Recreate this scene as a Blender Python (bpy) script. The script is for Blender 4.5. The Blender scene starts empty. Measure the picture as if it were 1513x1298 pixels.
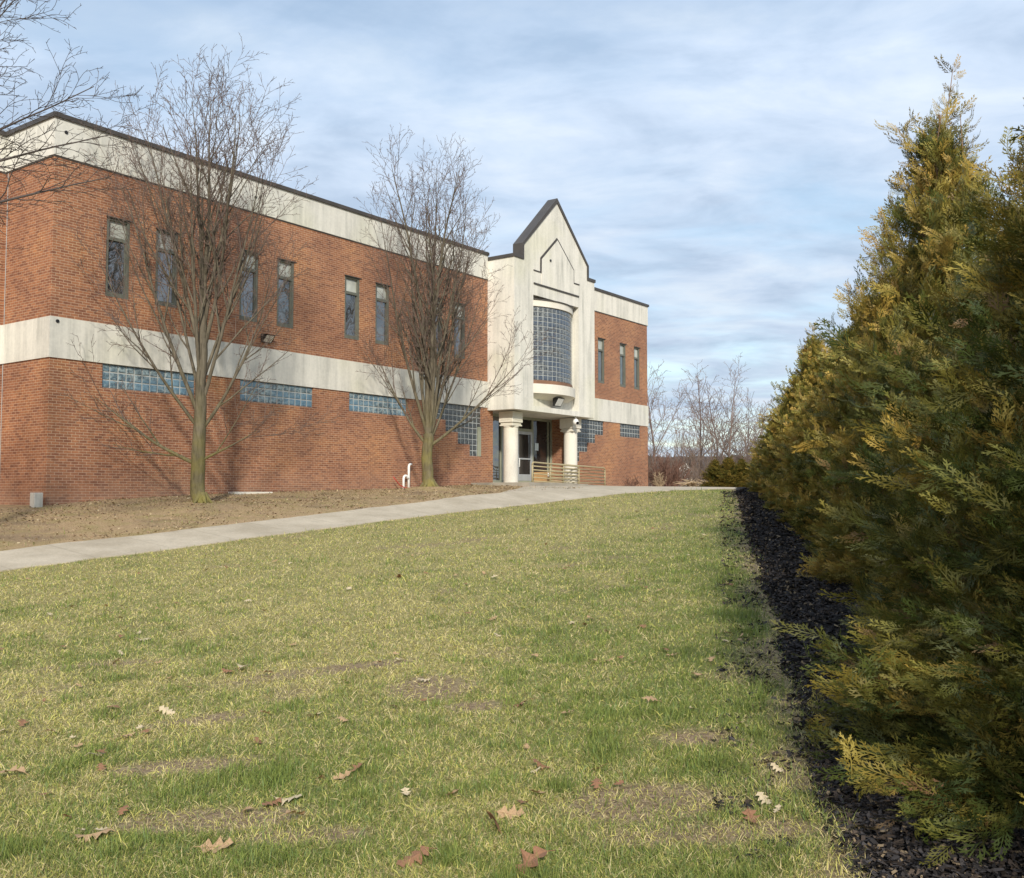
import bpy, math, random
import numpy as np
from mathutils import Vector, Matrix

scene = bpy.context.scene
col = scene.collection
R = math.radians
rng = np.random.default_rng(7)
random.seed(7)

# ------------------------------------------------------------------ camera
F_PX, W_PX, PITCH = 1457.0, 1513.0, R(3.2)
cd = bpy.data.cameras.new('camera')
cd.sensor_width = 36.0
cd.lens = 36.0 * F_PX / W_PX
cd.clip_start, cd.clip_end = 0.05, 6000
cam = bpy.data.objects.new('camera', cd)
cam.location = (0, 0, 0)
cam.rotation_euler = (R(90) + PITCH, 0, 0)
col.objects.link(cam)
scene.camera = cam

# ------------------------------------------------------------------ world, sun, exposure
SUN_TO = Vector((0.06, -0.998, 0)).normalized()
SUN_EL = R(28)
world = bpy.data.worlds.new('World')
scene.world = world
world.use_nodes = True


class NT:
    """small helper round a node tree"""
    def __init__(self, nt):
        self.nt = nt
        for n in list(nt.nodes):
            nt.nodes.remove(n)

    def n(self, typ, **kw):
        nd = self.nt.nodes.new('ShaderNode' + typ)
        for k, v in kw.items():
            setattr(nd, k, v)
        return nd

    def link(self, a, b):
        self.nt.links.new(a, b)

    def val(self, sock, v):
        if isinstance(v, bpy.types.NodeSocket):
            self.link(v, sock)
        else:
            sock.default_value = v

    def math(self, op, a, b=None, clamp=False):
        nd = self.n('Math', operation=op)
        nd.use_clamp = clamp
        self.val(nd.inputs[0], a)
        if b is not None:
            self.val(nd.inputs[1], b)
        return nd.outputs[0]

    def noise(self, vec, scale=1.0, detail=4.0, rough=0.55, dist=0.0):
        nd = self.n('TexNoise')
        if vec is not None:
            self.link(vec, nd.inputs['Vector'])
        nd.inputs['Scale'].default_value = scale
        nd.inputs['Detail'].default_value = detail
        nd.inputs['Roughness'].default_value = rough
        nd.inputs['Distortion'].default_value = dist
        return nd.outputs[0]

    def ramp(self, fac, stops, interp='LINEAR'):
        nd = self.n('ValToRGB')
        nd.color_ramp.interpolation = interp
        el = nd.color_ramp.elements
        while len(el) < len(stops):
            el.new(0.5)
        for e, (p, c) in zip(el, stops):
            e.position = p
            e.color = (c, c, c, 1) if isinstance(c, (int, float)) else (*c, 1)
        self.link(fac, nd.inputs[0])
        return nd.outputs[0]

    def mix(self, fac, a, b, blend='MIX'):
        nd = self.n('MixRGB', blend_type=blend)
        self.val(nd.inputs[0], fac)
        for s, v in ((nd.inputs[1], a), (nd.inputs[2], b)):
            if isinstance(v, bpy.types.NodeSocket):
                self.link(v, s)
            else:
                s.default_value = (*v, 1)
        return nd.outputs[0]

    def mapping(self, vec, scale=(1, 1, 1), loc=(0, 0, 0), rot=(0, 0, 0)):
        nd = self.n('Mapping')
        self.link(vec, nd.inputs[0])
        nd.inputs['Scale'].default_value = scale
        nd.inputs['Location'].default_value = loc
        nd.inputs['Rotation'].default_value = rot
        return nd.outputs[0]


w = NT(world.node_tree)
sky = w.n('TexSky', sky_type='NISHITA')
sky.sun_disc = False
sky.sun_elevation = SUN_EL
sky.sun_rotation = math.atan2(SUN_TO.x, SUN_TO.y)
sky.air_density, sky.dust_density, sky.ozone_density = 1.0, 0.6, 1.6
tc = w.n('TexCoord')
sep = w.n('SeparateXYZ')
w.link(tc.outputs['Generated'], sep.inputs[0])
zz = w.math('ADD', w.math('MAXIMUM', sep.outputs[2], 0.0), 0.10)
px = w.math('DIVIDE', sep.outputs[0], zz)
py = w.math('DIVIDE', sep.outputs[1], zz)
cmb = w.n('CombineXYZ')
w.link(px, cmb.inputs[0])
w.link(py, cmb.inputs[1])
P1 = w.mapping(cmb.outputs[0], scale=(0.9, 1.25, 1), loc=(3.1, 1.7, 0), rot=(0, 0, 0.35))
P2 = w.mapping(cmb.outputs[0], scale=(1.6, 2.1, 1), loc=(7.3, 4.1, 2.0), rot=(0, 0, 0.2))
n1 = w.noise(P1, 1.1, 11, 0.56, 0.5)
n2 = w.noise(P2, 1.5, 11, 0.57, 0.3)
cover = w.ramp(n1, [(0.38, 0.46), (0.49, 0.82), (0.58, 0.97)])
shade = w.ramp(n2, [(0.36, (3.7, 4.6, 5.9)), (0.50, (4.7, 5.6, 6.9)), (0.66, (5.8, 6.5, 7.4))])
skyb = w.mix(1.0, sky.outputs[0], (1.35, 1.3, 1.15), 'MULTIPLY')
shade = w.mix(1.0, shade, w.ramp(sep.outputs[2], [(0.0, 0.86), (0.12, 0.84), (0.4, 1.0)]), 'MULTIPLY')
cloud = w.mix(cover, skyb, shade)
bg = w.n('Background')
bg.inputs['Strength'].default_value = 0.122
w.link(cloud, bg.inputs[0])
wo = w.n('OutputWorld')
w.link(bg.outputs[0], wo.inputs[0])

sd = bpy.data.lights.new('sun', 'SUN')
sd.energy, sd.angle, sd.color = 3.6, R(3.5), (1.0, 0.93, 0.82)
sun = bpy.data.objects.new('sun', sd)
sdir = Vector((SUN_TO.x * math.cos(SUN_EL), SUN_TO.y * math.cos(SUN_EL), math.sin(SUN_EL)))
sun.rotation_euler = sdir.to_track_quat('Z', 'Y').to_euler()
sun.location = sdir * 60
col.objects.link(sun)

vs = scene.view_settings
vs.view_transform, vs.look = 'Standard', 'None'
vs.exposure, vs.gamma = 0.28, 1.0
vs.use_curve_mapping = False

# ------------------------------------------------------------------ frames of reference
CX, CY, TH = -11.5156, 24.4, R(36.0)
UX, UY = math.sin(TH), math.cos(TH)          # along the long facade
NX, NY = math.cos(TH), -math.sin(TH)         # out of the facade towards the lawn


def bl(t, d, z=0.0):
    """facade coordinates to world"""
    return Vector((CX + UX * t + NX * d, CY + UY * t + NY * d, z))


def td(X, Y):
    dx, dy = X - CX, Y - CY
    return dx * UX + dy * UY, dx * NX + dy * NY


def hsh(ix, iy, s):
    v = np.sin(ix * 127.1 + iy * 311.7 + s * 74.7) * 43758.5453
    return v - np.floor(v)


def vnoise(x, y, s=0):
    x, y = np.asarray(x, float), np.asarray(y, float)
    ix, iy = np.floor(x), np.floor(y)
    fx, fy = x - ix, y - iy
    fx, fy = fx * fx * (3 - 2 * fx), fy * fy * (3 - 2 * fy)
    a = hsh(ix, iy, s) * (1 - fx) + hsh(ix + 1, iy, s) * fx
    b = hsh(ix, iy + 1, s) * (1 - fx) + hsh(ix + 1, iy + 1, s) * fx
    return a * (1 - fy) + b * fy


def fnoise(x, y, s=0, o=4):
    v, a, tot = 0, 1.0, 0
    for k in range(o):
        v = v + a * vnoise(x * 2 ** k, y * 2 ** k, s + k * 13)
        tot += a
        a *= 0.5
    return v / tot


ZW = ([-60, -10, -3, 0, 1.5, 4.5, 7, 10, 13.2, 16.65, 25, 31, 60], [-4, -1.0, -.5, -.27, -.14, 0, .07, .14, .2, .37, .36, .35, .33])
ZU = ([-60, -3.85, -.4, 2.4, 6, 9.4, 12.15, 16, 20, 26, 60], [-5, -1.05, -.8, -.61, -.34, -.08, .08, .2, .28, .3, .3])
ZL = ([-60, -4.64, 1.07, 5.35, 9.3, 13.6, 16.6, 20, 24, 30, 60], [-4.9, -1.28, -.89, -.60, -.38, -.14, .03, .13, .2, .22, .22])
ZG = ([-60, -13, 0, 13, 16, 19, 24, 60], [-4.5, -1.72, -.92, -.13, .05, .1, .12, .12])
TREE_ONE, TREE_TWO = (2.7, 2.5), (11.54, 2.5)


def ground_z(X, Y):
    X, Y = np.asarray(X, float), np.asarray(Y, float)
    t, d = td(X, Y)
    zw, zu, zl, zg = (np.interp(t, *q) for q in (ZW, ZU, ZL, ZG))
    zg = zg + 0.008 * np.clip(d - 11, -20, 16) * np.clip((5 - t) / 10, 0, 1)
    z = np.where(d < 0, zw, zw)
    a = np.clip(d / 5.5, 0, 1)
    z = zw + (zu - zw) * a
    a = np.clip((d - 5.5) / 1.6, 0, 1)
    z = z + (zl - zu) * a
    a = np.clip((d - 7.1) / 3.5, 0, 1)
    z = z + (zg - zl) * a * a * (3 - 2 * a)
    for (tt, dd), h in ((TREE_ONE, .13), (TREE_TWO, .16)):
        z = z + h * np.exp(-((t - tt) ** 2 + (d - dd) ** 2) / .9)
    far = np.clip((np.hypot(X, Y) - 62) / 100, 0, 1)
    z = z - 14 * far * far * (3 - 2 * far)
    return z


def gz(x, y):
    return float(ground_z(x, y))


# ------------------------------------------------------------------ object helpers
def tag(o, label=None, cat=None, group=None, kind=None):
    for k, v in (('label', label), ('category', cat), ('group', group), ('kind', kind)):
        if v:
            o[k] = v
    return o


def empty(name, loc, rz=0.0):
    o = bpy.data.objects.new(name, None)
    o.empty_display_size = 0.2
    o.location = loc
    o.rotation_euler = (0, 0, rz)
    col.objects.link(o)
    return o


def link(name, me, parent=None, mat=None):
    o = bpy.data.objects.new(name, me)
    if mat is not None and not me.materials:
        me.materials.append(mat)
    col.objects.link(o)
    if parent is not None:
        o.parent = parent
    return o


def copy_thing(o, parent=None):
    c = o.copy()
    col.objects.link(c)
    c.parent = parent
    for ch in [k for k in bpy.data.objects if k.parent == o]:
        copy_thing(ch, c)
    return c


def np_mesh(name, V, polys, color=None, smooth=False):
    """V (n,3); polys: list of int arrays (m,k)"""
    me = bpy.data.meshes.new(name)
    V = np.ascontiguousarray(V, dtype=np.float32)
    me.vertices.add(len(V))
    me.vertices.foreach_set('co', V.ravel())
    idx = np.concatenate([p.ravel() for p in polys]).astype(np.int32)
    tot = np.concatenate([np.full(len(p), p.shape[1], np.int32) for p in polys])
    st = np.concatenate([[0], np.cumsum(tot)[:-1]]).astype(np.int32)
    me.loops.add(len(idx))
    me.loops.foreach_set('vertex_index', idx)
    me.polygons.add(len(tot))
    me.polygons.foreach_set('loop_start', st)
    if smooth:
        me.polygons.foreach_set('use_smooth', np.ones(len(tot), bool))
    if color is not None:
        ca = me.color_attributes.new('tint', 'FLOAT_COLOR', 'POINT')
        c4 = np.ones((len(V), 4), np.float32)
        c4[:, :3] = color
        ca.data.foreach_set('color', c4.ravel())
    me.update(calc_edges=True)
    return me


class MB:
    """collects shapes into one mesh"""
    def __init__(self):
        self.v, self.f, self.s = [], [], []

    def poly(self, pts, smooth=False):
        b = len(self.v)
        self.v += [tuple(p) for p in pts]
        self.f.append(tuple(range(b, b + len(pts))))
        self.s.append(smooth)

    def box(self, x0, x1, y0, y1, z0, z1):
        b = len(self.v)
        self.v += [(x, y, z) for z in (z0, z1) for y in (y0, y1) for x in (x0, x1)]
        for q in ((0, 2, 3, 1), (4, 5, 7, 6), (0, 1, 5, 4), (2, 6, 7, 3), (0, 4, 6, 2), (1, 3, 7, 5)):
            self.f.append(tuple(b + i for i in q))
            self.s.append(False)

    def cbox(self, x0, x1, y0, y1, z0, z1, c=0.01):
        """box with chamfered edges"""
        xs, ys, zs = (x0, x0 + c, x1 - c, x1), (y0, y0 + c, y1 - c, y1), (z0, z0 + c, z1 - c, z1)
        import bmesh
        bm = bmesh.new()
        bmesh.ops.create_cube(bm, size=1)
        for vv in bm.verts:
            vv.co = ((x0 + x1) / 2 + vv.co.x * (x1 - x0), (y0 + y1) / 2 + vv.co.y * (y1 - y0), (z0 + z1) / 2 + vv.co.z * (z1 - z0))
        bmesh.ops.bevel(bm, geom=bm.edges[:], offset=c, segments=1, affect='EDGES')
        b = len(self.v)
        bm.verts.index_update()
        self.v += [tuple(vv.co) for vv in bm.verts]
        for f in bm.faces:
            self.f.append(tuple(b + vv.index for vv in f.verts))
            self.s.append(False)
        bm.free()

    def prism(self, pts, y0, y1):
        """outline pts [(x,z)] pushed from y0 to y1"""
        n = len(pts)
        b = len(self.v)
        self.v += [(x, y0, z) for x, z in pts] + [(x, y1, z) for x, z in pts]
        self.f.append(tuple(b + i for i in range(n)))
        self.f.append(tuple(b + n + i for i in reversed(range(n))))
        self.s += [False, False]
        for i in range(n):
            j = (i + 1) % n
            self.f.append((b + i, b + n + i, b + n + j, b + j))
            self.s.append(False)

    def zprism(self, pts, z0, z1):
        """outline pts [(x,y)] pushed from z0 to z1 (z may be a list per point)"""
        n = len(pts)
        a0 = z0 if isinstance(z0, (list, tuple)) else [z0] * n
        a1 = z1 if isinstance(z1, (list, tuple)) else [z1] * n
        b = len(self.v)
        self.v += [(p[0], p[1], q) for p, q in zip(pts, a0)] + [(p[0], p[1], q) for p, q in zip(pts, a1)]
        self.f.append(tuple(b + i for i in reversed(range(n))))
        self.f.append(tuple(b + n + i for i in range(n)))
        self.s += [False, False]
        for i in range(n):
            j = (i + 1) % n
            self.f.append((b + i, b + j, b + n + j, b + n + i))
            self.s.append(False)

    def tube(self, pts, radii, sides=8, cap=True, smooth=True):
        pts = [Vector(p) for p in pts]
        if isinstance(radii, (int, float)):
            radii = [radii] * len(pts)
        b = len(self.v)
        d = (pts[1] - pts[0]).normalized()
        ref = Vector((0, 0, 1)) if abs(d.z) < 0.9 else Vector((1, 0, 0))
        a = d.cross(ref).normalized()
        for i, p in enumerate(pts):
            if i == 0:
                dd = pts[1] - pts[0]
            elif i == len(pts) - 1:
                dd = pts[-1] - pts[-2]
            else:
                dd = (pts[i + 1] - pts[i]).normalized() + (pts[i] - pts[i - 1]).normalized()
            dd.normalize()
            a = (a - dd * a.dot(dd))
            if a.length < 1e-6:
                a = dd.orthogonal()
            a.normalize()
            c = dd.cross(a)
            for k in range(sides):
                an = 2 * math.pi * k / sides
                q = p + (a * math.cos(an) + c * math.sin(an)) * radii[i]
                self.v.append((q.x, q.y, q.z))
        for i in range(len(pts) - 1):
            for k in range(sides):
                k2 = (k + 1) % sides
                self.f.append((b + i * sides + k, b + i * sides + k2, b + (i + 1) * sides + k2, b + (i + 1) * sides + k))
                self.s.append(smooth)
        if cap:
            self.f.append(tuple(b + k for k in reversed(range(sides))))
            e = b + (len(pts) - 1) * sides
            self.f.append(tuple(e + k for k in range(sides)))
            self.s += [False, False]

    def lathe(self, prof, cx, cy, n=32):
        """prof [(r,z)] turned about a vertical axis"""
        for (r0, z0), (r1, z1) in zip(prof[:-1], prof[1:]):
            b = len(self.v)
            for r, z in ((r0, z0), (r1, z1)):
                for k in range(n):
                    a = 2 * math.pi * k / n
                    self.v.append((cx + r * math.cos(a), cy + r * math.sin(a), z))
            for k in range(n):
                k2 = (k + 1) % n
                self.f.append((b + k, b + k2, b + n + k2, b + n + k))
                self.s.append(True)
        for (r, z), rv in ((prof[0], True), (prof[-1], False)):
            ring_ = [(cx + r * math.cos(2 * math.pi * k / n), cy + r * math.sin(2 * math.pi * k / n), z) for k in range(n)]
            self.poly(ring_[::-1] if rv else ring_)

    def mesh(self, name):
        me = bpy.data.meshes.new(name)
        me.from_pydata(self.v, [], self.f)
        me.polygons.foreach_set('use_smooth', self.s)
        me.update()
        return me

    def build(self, name, mat=None, parent=None):
        return link(name, self.mesh(name), parent, mat)


# ------------------------------------------------------------------ materials
def material(name):
    m = bpy.data.materials.new(name)
    m.use_nodes = True
    t = NT(m.node_tree)
    b = t.n('BsdfPrincipled')
    o = t.n('OutputMaterial')
    t.link(b.outputs[0], o.inputs[0])
    return m, t, b, o


def bump(t, b, height, strength=0.3, dist=0.02):
    nd = t.n('Bump')
    nd.inputs['Strength'].default_value = strength
    nd.inputs['Distance'].default_value = dist
    t.link(height, nd.inputs['Height'])
    t.link(nd.outputs[0], b.inputs['Normal'])


def objco(t):
    return t.n('TexCoord').outputs['Object']


def plain(name, c, rough=0.6, metal=0.0, var=0.12, scale=6.0, spec=0.4, bmp=0.0):
    m, t, b, o = material(name)
    co = objco(t)
    nz = t.noise(co, scale, 5, 0.6)
    k = t.ramp(nz, [(0.3, 1 - var), (0.7, 1 + var)])
    cc = t.mix(1.0, c, k, 'MULTIPLY')
    t.link(cc, b.inputs['Base Color'])
    b.inputs['Roughness'].default_value = rough
    b.inputs['Metallic'].default_value = metal
    b.inputs['Specular IOR Level'].default_value = spec
    if bmp:
        bump(t, b, nz, bmp, 0.01)
    return m


def brick_material():
    m, t, b, o = material('red_brick')
    co = objco(t)
    s = t.n('SeparateXYZ')
    t.link(co, s.inputs[0])
    c = t.n('CombineXYZ')
    t.link(t.math('ADD', s.outputs[0], s.outputs[1]), c.inputs[0])
    t.link(s.outputs[2], c.inputs[1])
    br = t.n('TexBrick')
    t.link(c.outputs[0], br.inputs['Vector'])
    br.inputs['Color1'].default_value = (0.325, 0.146, 0.076, 1)
    br.inputs['Color2'].default_value = (0.165, 0.070, 0.047, 1)
    br.inputs['Mortar'].default_value = (0.45, 0.32, 0.22, 1)
    br.inputs['Scale'].default_value = 1.0
    br.inputs['Mortar Size'].default_value = 0.0065
    br.inputs['Mortar Smooth'].default_value = 0.2
    br.inputs['Bias'].default_value = -0.25
    br.inputs['Brick Width'].default_value = 0.210
    br.inputs['Row Height'].default_value = 0.0685
    big = t.noise(c.outputs[0], 0.45, 5, 0.6)
    sm = t.noise(c.outputs[0], 9.0, 3, 0.6)
    k = t.ramp(big, [(0.3, (0.74, 0.70, 0.74)), (0.52, (1.02, 1.0, 0.98)), (0.72, (1.26, 1.22, 1.02))])
    c1 = t.mix(1.0, br.outputs['Color'], k, 'MULTIPLY')
    k2 = t.ramp(sm, [(0.3, 0.84), (0.7, 1.16)])
    c2 = t.mix(1.0, c1, k2, 'MULTIPLY')
    # grey dirt and bloom of salts near the foot of the wall, in ragged patches
    lowm = t.math('MULTIPLY', t.ramp(s.outputs[2], [(0.0, 1.0), (0.9, 0.0)]), t.ramp(big, [(0.35, 0.0), (0.65, 0.55)]))
    c3 = t.mix(lowm, c2, (0.30, 0.21, 0.16))
    t.link(c3, b.inputs['Base Color'])
    b.inputs['Roughness'].default_value = 0.9
    b.inputs['Specular IOR Level'].default_value = 0.2
    h = t.math('MULTIPLY', br.outputs['Fac'], -1.0)
    bump(t, b, t.math('ADD', h, t.math('MULTIPLY', sm, 0.4)), 0.5, 0.006)
    return m


def concrete_material(name, base, stain, amount=0.75):
    m, t, b, o = material(name)
    co = objco(t)
    streak = t.noise(t.mapping(co, scale=(3.2, 3.2, 0.22)), 1.0, 6, 0.65, 0.25)
    blot = t.noise(co, 0.7, 6, 0.62)
    fine = t.noise(co, 14, 4, 0.6)
    f = t.math('MULTIPLY', t.ramp(streak, [(0.42, 0.0), (0.72, 1.0)]), t.ramp(blot, [(0.35, 0.2), (0.65, 1.0)]))
    c = t.mix(t.math('MULTIPLY', f, amount), base, stain)
    # algae in a few broad places
    c = t.mix(t.ramp(t.noise(co, 0.33, 4, 0.5), [(0.52, 0.0), (0.72, 0.45)]), c, tuple(x * y for x, y in zip(base, (0.78, 0.80, 0.58))))
    c = t.mix(1.0, c, t.ramp(fine, [(0.3, 0.93), (0.7, 1.05)]), 'MULTIPLY')
    t.link(c, b.inputs['Base Color'])
    b.inputs['Roughness'].default_value = 0.85
    b.inputs['Specular IOR Level'].default_value = 0.2
    bump(t, b, fine, 0.15, 0.006)
    return m


def glass_material(name, base, rough=0.06, ior=1.7, wob=0.04, var=0.3, vs_=2.0):
    m, t, b, o = material(name)
    co = objco(t)
    nz = t.noise(co, vs_, 3, 0.5)
    c = t.mix(1.0, base, t.ramp(nz, [(0.3, 1 - var), (0.7, 1 + var)]), 'MULTIPLY')
    t.link(c, b.inputs['Base Color'])
    b.inputs['Roughness'].default_value = rough
    b.inputs['IOR'].default_value = ior
    b.inputs['Specular IOR Level'].default_value = 0.7
    if wob:
        bump(t, b, t.noise(co, 1.3, 2, 0.5), wob, 0.3)
    return m


def block_glass_material(name, dark, light, blue):
    """moulded glass blocks: each block has its own tone and a wavy face"""
    m, t, b, o = material(name)
    co = objco(t)
    wav = t.noise(co, 11.0, 3, 0.6, 0.6)
    patch = t.noise(t.mapping(co, scale=(0.5, 0.5, 2.2)), 1.3, 3, 0.5)
    c = t.mix(t.ramp(wav, [(0.38, 0.0), (0.62, 1.0)]), dark, light)
    c = t.mix(t.ramp(patch, [(0.42, 0.0), (0.58, 0.75)]), c, blue)
    t.link(c, b.inputs['Base Color'])
    b.inputs['Roughness'].default_value = 0.12
    b.inputs['IOR'].default_value = 1.6
    b.inputs['Specular IOR Level'].default_value = 0.6
    bump(t, b, wav, 0.35, 0.03)
    return m


def tint_material(name, rough=0.7, spec=0.25, trans=0.0, mult=(1, 1, 1)):
    m, t, b, o = material(name)
    at = t.n('Attribute', attribute_name='tint')
    c = t.mix(1.0, at.outputs['Color'], mult, 'MULTIPLY')
    t.link(c, b.inputs['Base Color'])
    b.inputs['Roughness'].default_value = rough
    b.inputs['Specular IOR Level'].default_value = spec
    if trans > 0:
        tr = t.n('BsdfTranslucent')
        t.link(c, tr.inputs[0])
        mx = t.n('MixShader')
        mx.inputs[0].default_value = trans
        t.link(b.outputs[0], mx.inputs[1])
        t.link(tr.outputs[0], mx.inputs[2])
        t.link(mx.outputs[0], o.inputs[0])
    return m


M = {}
M['brick'] = brick_material()
M['concrete'] = concrete_material('pale_concrete', (0.71, 0.68, 0.60), (0.33, 0.33, 0.29), .95)
M['band'] = concrete_material('weathered_concrete', (0.65, 0.63, 0.56), (0.29, 0.29, 0.26), 0.95)
M['cream'] = concrete_material('cream_concrete', (0.70, 0.66, 0.57), (0.55, 0.52, 0.43), 0.4)
M['coping'] = plain('brown_metal_coping', (0.060, 0.052, 0.045), 0.5, 0.0, 0.2, 1.5)
M['frame'] = plain('grey_green_frame', (0.125, 0.130, 0.105), 0.55, 0.0, 0.15, 8)
M['pane'] = glass_material('window_glass', (0.05, 0.05, 0.047), 0.03, 2.2, 0.06, 0.6, 2.2)
M['upper_pane'] = glass_material('window_glass_with_shade', (0.40, 0.41, 0.36), 0.07, 1.5, 0.0, 0.35, 1.4)
M['door_glass'] = glass_material('dark_door_glass', (0.030, 0.026, 0.024), 0.03, 1.5, 0.02, 0.5, 0.8)
M['block_sky_tint'] = block_glass_material('sky_tinted_glass_block', (0.05, 0.08, 0.095), (0.25, 0.32, 0.33), (0.10, 0.20, 0.28))  # bluish base colour paints reflected sky into these blocks
M['block_dark'] = block_glass_material('dark_glass_block', (0.008, 0.009, 0.010), (0.11, 0.12, 0.115), (0.03, 0.036, 0.038))
M['block_bay'] = block_glass_material('bay_glass_block', (0.026, 0.030, 0.033), (0.17, 0.18, 0.175), (0.045, 0.065, 0.10))
M['mortar'] = plain('grey_mortar', (0.40, 0.42, 0.41), 0.8, 0, 0.1, 5)
M['jamb'] = plain('pale_green_jamb', (0.30, 0.31, 0.23), 0.6, 0, 0.1, 3)
M['alu'] = plain('aluminium', (0.46, 0.48, 0.48), 0.45, 0.3, 0.06, 3)
M['bronze'] = plain('rusty_sill', (0.20, 0.105, 0.06), 0.6, 0, 0.3, 2.5)
M['rail'] = plain('tan_painted_rail', (0.36, 0.30, 0.17), 0.5, 0, 0.12, 4)
M['path'] = None
M['black'] = plain('black_plastic', (0.015, 0.015, 0.016), 0.4)
M['white'] = plain('white_plastic', (0.78, 0.77, 0.73), 0.4, 0, 0.06, 9)
M['card'] = plain('cardboard', (0.42, 0.25, 0.11), 0.85, 0, 0.12, 5)
M['paper'] = plain('paper', (0.66, 0.74, 0.74), 0.8, 0, 0.08, 30)
M['red'] = plain('red_rubber', (0.42, 0.06, 0.04), 0.6)
M['lamp_glass'] = plain('unlit_lamp_glass', (0.62, 0.62, 0.58), 0.2)
M['lens'] = plain('lens', (0.01, 0.01, 0.012), 0.1)
M['roof'] = plain('roof_membrane', (0.12, 0.12, 0.12), 0.9)


def bark_material(name, lo, hi, moss, mossy):
    m, t, b, o = material(name)
    co = objco(t)
    s = t.n('SeparateXYZ')
    t.link(co, s.inputs[0])
    ridg = t.noise(t.mapping(co, scale=(14, 14, 2.2)), 1.0, 6, 0.65, 0.6)
    pat = t.noise(co, 2.3, 4, 0.6)
    c = t.mix(t.ramp(ridg, [(0.35, 0.0), (0.68, 1.0)]), lo, hi)
    hgt = t.ramp(t.math('DIVIDE', s.outputs[2], 6.0), [(0.0, 1.0), (0.16, 0.85), (0.30, 0.3), (0.6, 0.06)])
    k = t.math('MULTIPLY', t.math('MULTIPLY', t.ramp(pat, [(0.36, 0.25), (0.62, 1.0)]), hgt), mossy)
    c = t.mix(k, c, moss)
    t.link(c, b.inputs['Base Color'])
    b.inputs['Roughness'].default_value = 0.92
    b.inputs['Specular IOR Level'].default_value = 0.15
    bump(t, b, ridg, 0.8, 0.02)
    return m


M['bark'] = bark_material('mossy_bark', (0.062, 0.052, 0.040), (0.175, 0.150, 0.112), (0.225, 0.195, 0.06), 0.9)
M['twig'] = plain('twig_bark', (0.135, 0.098, 0.080), 0.9, 0, 0.3, 1.2)
M['grey_twig'] = plain('grey_twig_bark', (0.085, 0.068, 0.062), 0.9, 0, 0.3, 1.5)
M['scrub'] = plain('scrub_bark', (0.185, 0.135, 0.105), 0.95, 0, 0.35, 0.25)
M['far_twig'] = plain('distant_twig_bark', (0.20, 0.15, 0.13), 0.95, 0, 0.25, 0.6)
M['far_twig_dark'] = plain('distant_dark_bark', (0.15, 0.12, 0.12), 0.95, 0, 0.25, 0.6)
M['foliage'] = tint_material('arborvitae_sprays', 0.55, 0.3, 0.10)
M['foliage_dark'] = tint_material('dark_evergreen_sprays', 0.65, 0.2, 0.04, (0.50, 0.50, 0.42))
M['grass'] = tint_material('grass_blades', 0.75, 0.15, 0.25)
M['chip'] = tint_material('mulch_chips', 0.9, 0.15)
M['leaf'] = plain('dry_oak_leaf', (0.40, 0.26, 0.14), 0.75, 0, 0.25, 25)
M['leaf_red'] = plain('russet_oak_leaf', (0.25, 0.125, 0.065), 0.75, 0, 0.3, 25)
M['leaf_pale'] = plain('bleached_oak_leaf', (0.52, 0.42, 0.27), 0.75, 0, 0.2, 25)
M['conifer_trunk'] = bark_material('cedar_bark', (0.09, 0.055, 0.035), (0.22, 0.14, 0.09), (0.1, 0.1, 0.04), 0.1)
M['russet_twig'] = plain('russet_shrub_twig', (0.16, 0.085, 0.06), 0.9, 0, 0.3, 2.0)
M['tan_twig'] = plain('tan_shrub_twig', (0.36, 0.27, 0.17), 0.9, 0, 0.2, 3.0)


def path_material():
    m, t, b, o = material('concrete_path')
    co = objco(t)
    a = t.noise(co, 0.9, 6, 0.65)
    g = t.noise(co, 24, 4, 0.7)
    c = t.mix(t.ramp(a, [(0.35, 0.0), (0.7, 1.0)]), (0.40, 0.345, 0.26), (0.55, 0.485, 0.38))
    c = t.mix(1.0, c, t.ramp(g, [(0.3, 0.86), (0.7, 1.1)]), 'MULTIPLY')
    t.link(c, b.inputs['Base Color'])
    dot = t.n('VectorMath', operation='DOT_PRODUCT')
    t.link(co, dot.inputs[0])
    dot.inputs[1].default_value = (UX, UY, 0)
    fr = t.math('FRACT', t.math('DIVIDE', t.math('ADD', dot.outputs['Value'], t.math('MULTIPLY', g, 0.03)), 1.55))
    jn = t.ramp(t.math('ABSOLUTE', t.math('SUBTRACT', fr, 0.5)), [(0.0, 1.0), (0.012, 0.85), (0.022, 0.0)])
    c = t.mix(t.math('MULTIPLY', jn, 0.18), c, (0.16, 0.135, 0.10))
    c = t.mix(t.ramp(t.noise(co, 2.6, 5, 0.7), [(0.55, 0.0), (0.75, 0.5)]), c, (0.30, 0.27, 0.215))
    t.link(c, b.inputs['Base Color'])
    b.inputs['Roughness'].default_value = 0.92
    b.inputs['Specular IOR Level'].default_value = 0.15
    bump(t, b, t.math('SUBTRACT', g, jn), 0.3, 0.008)
    return m


M['path'] = path_material()


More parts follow.
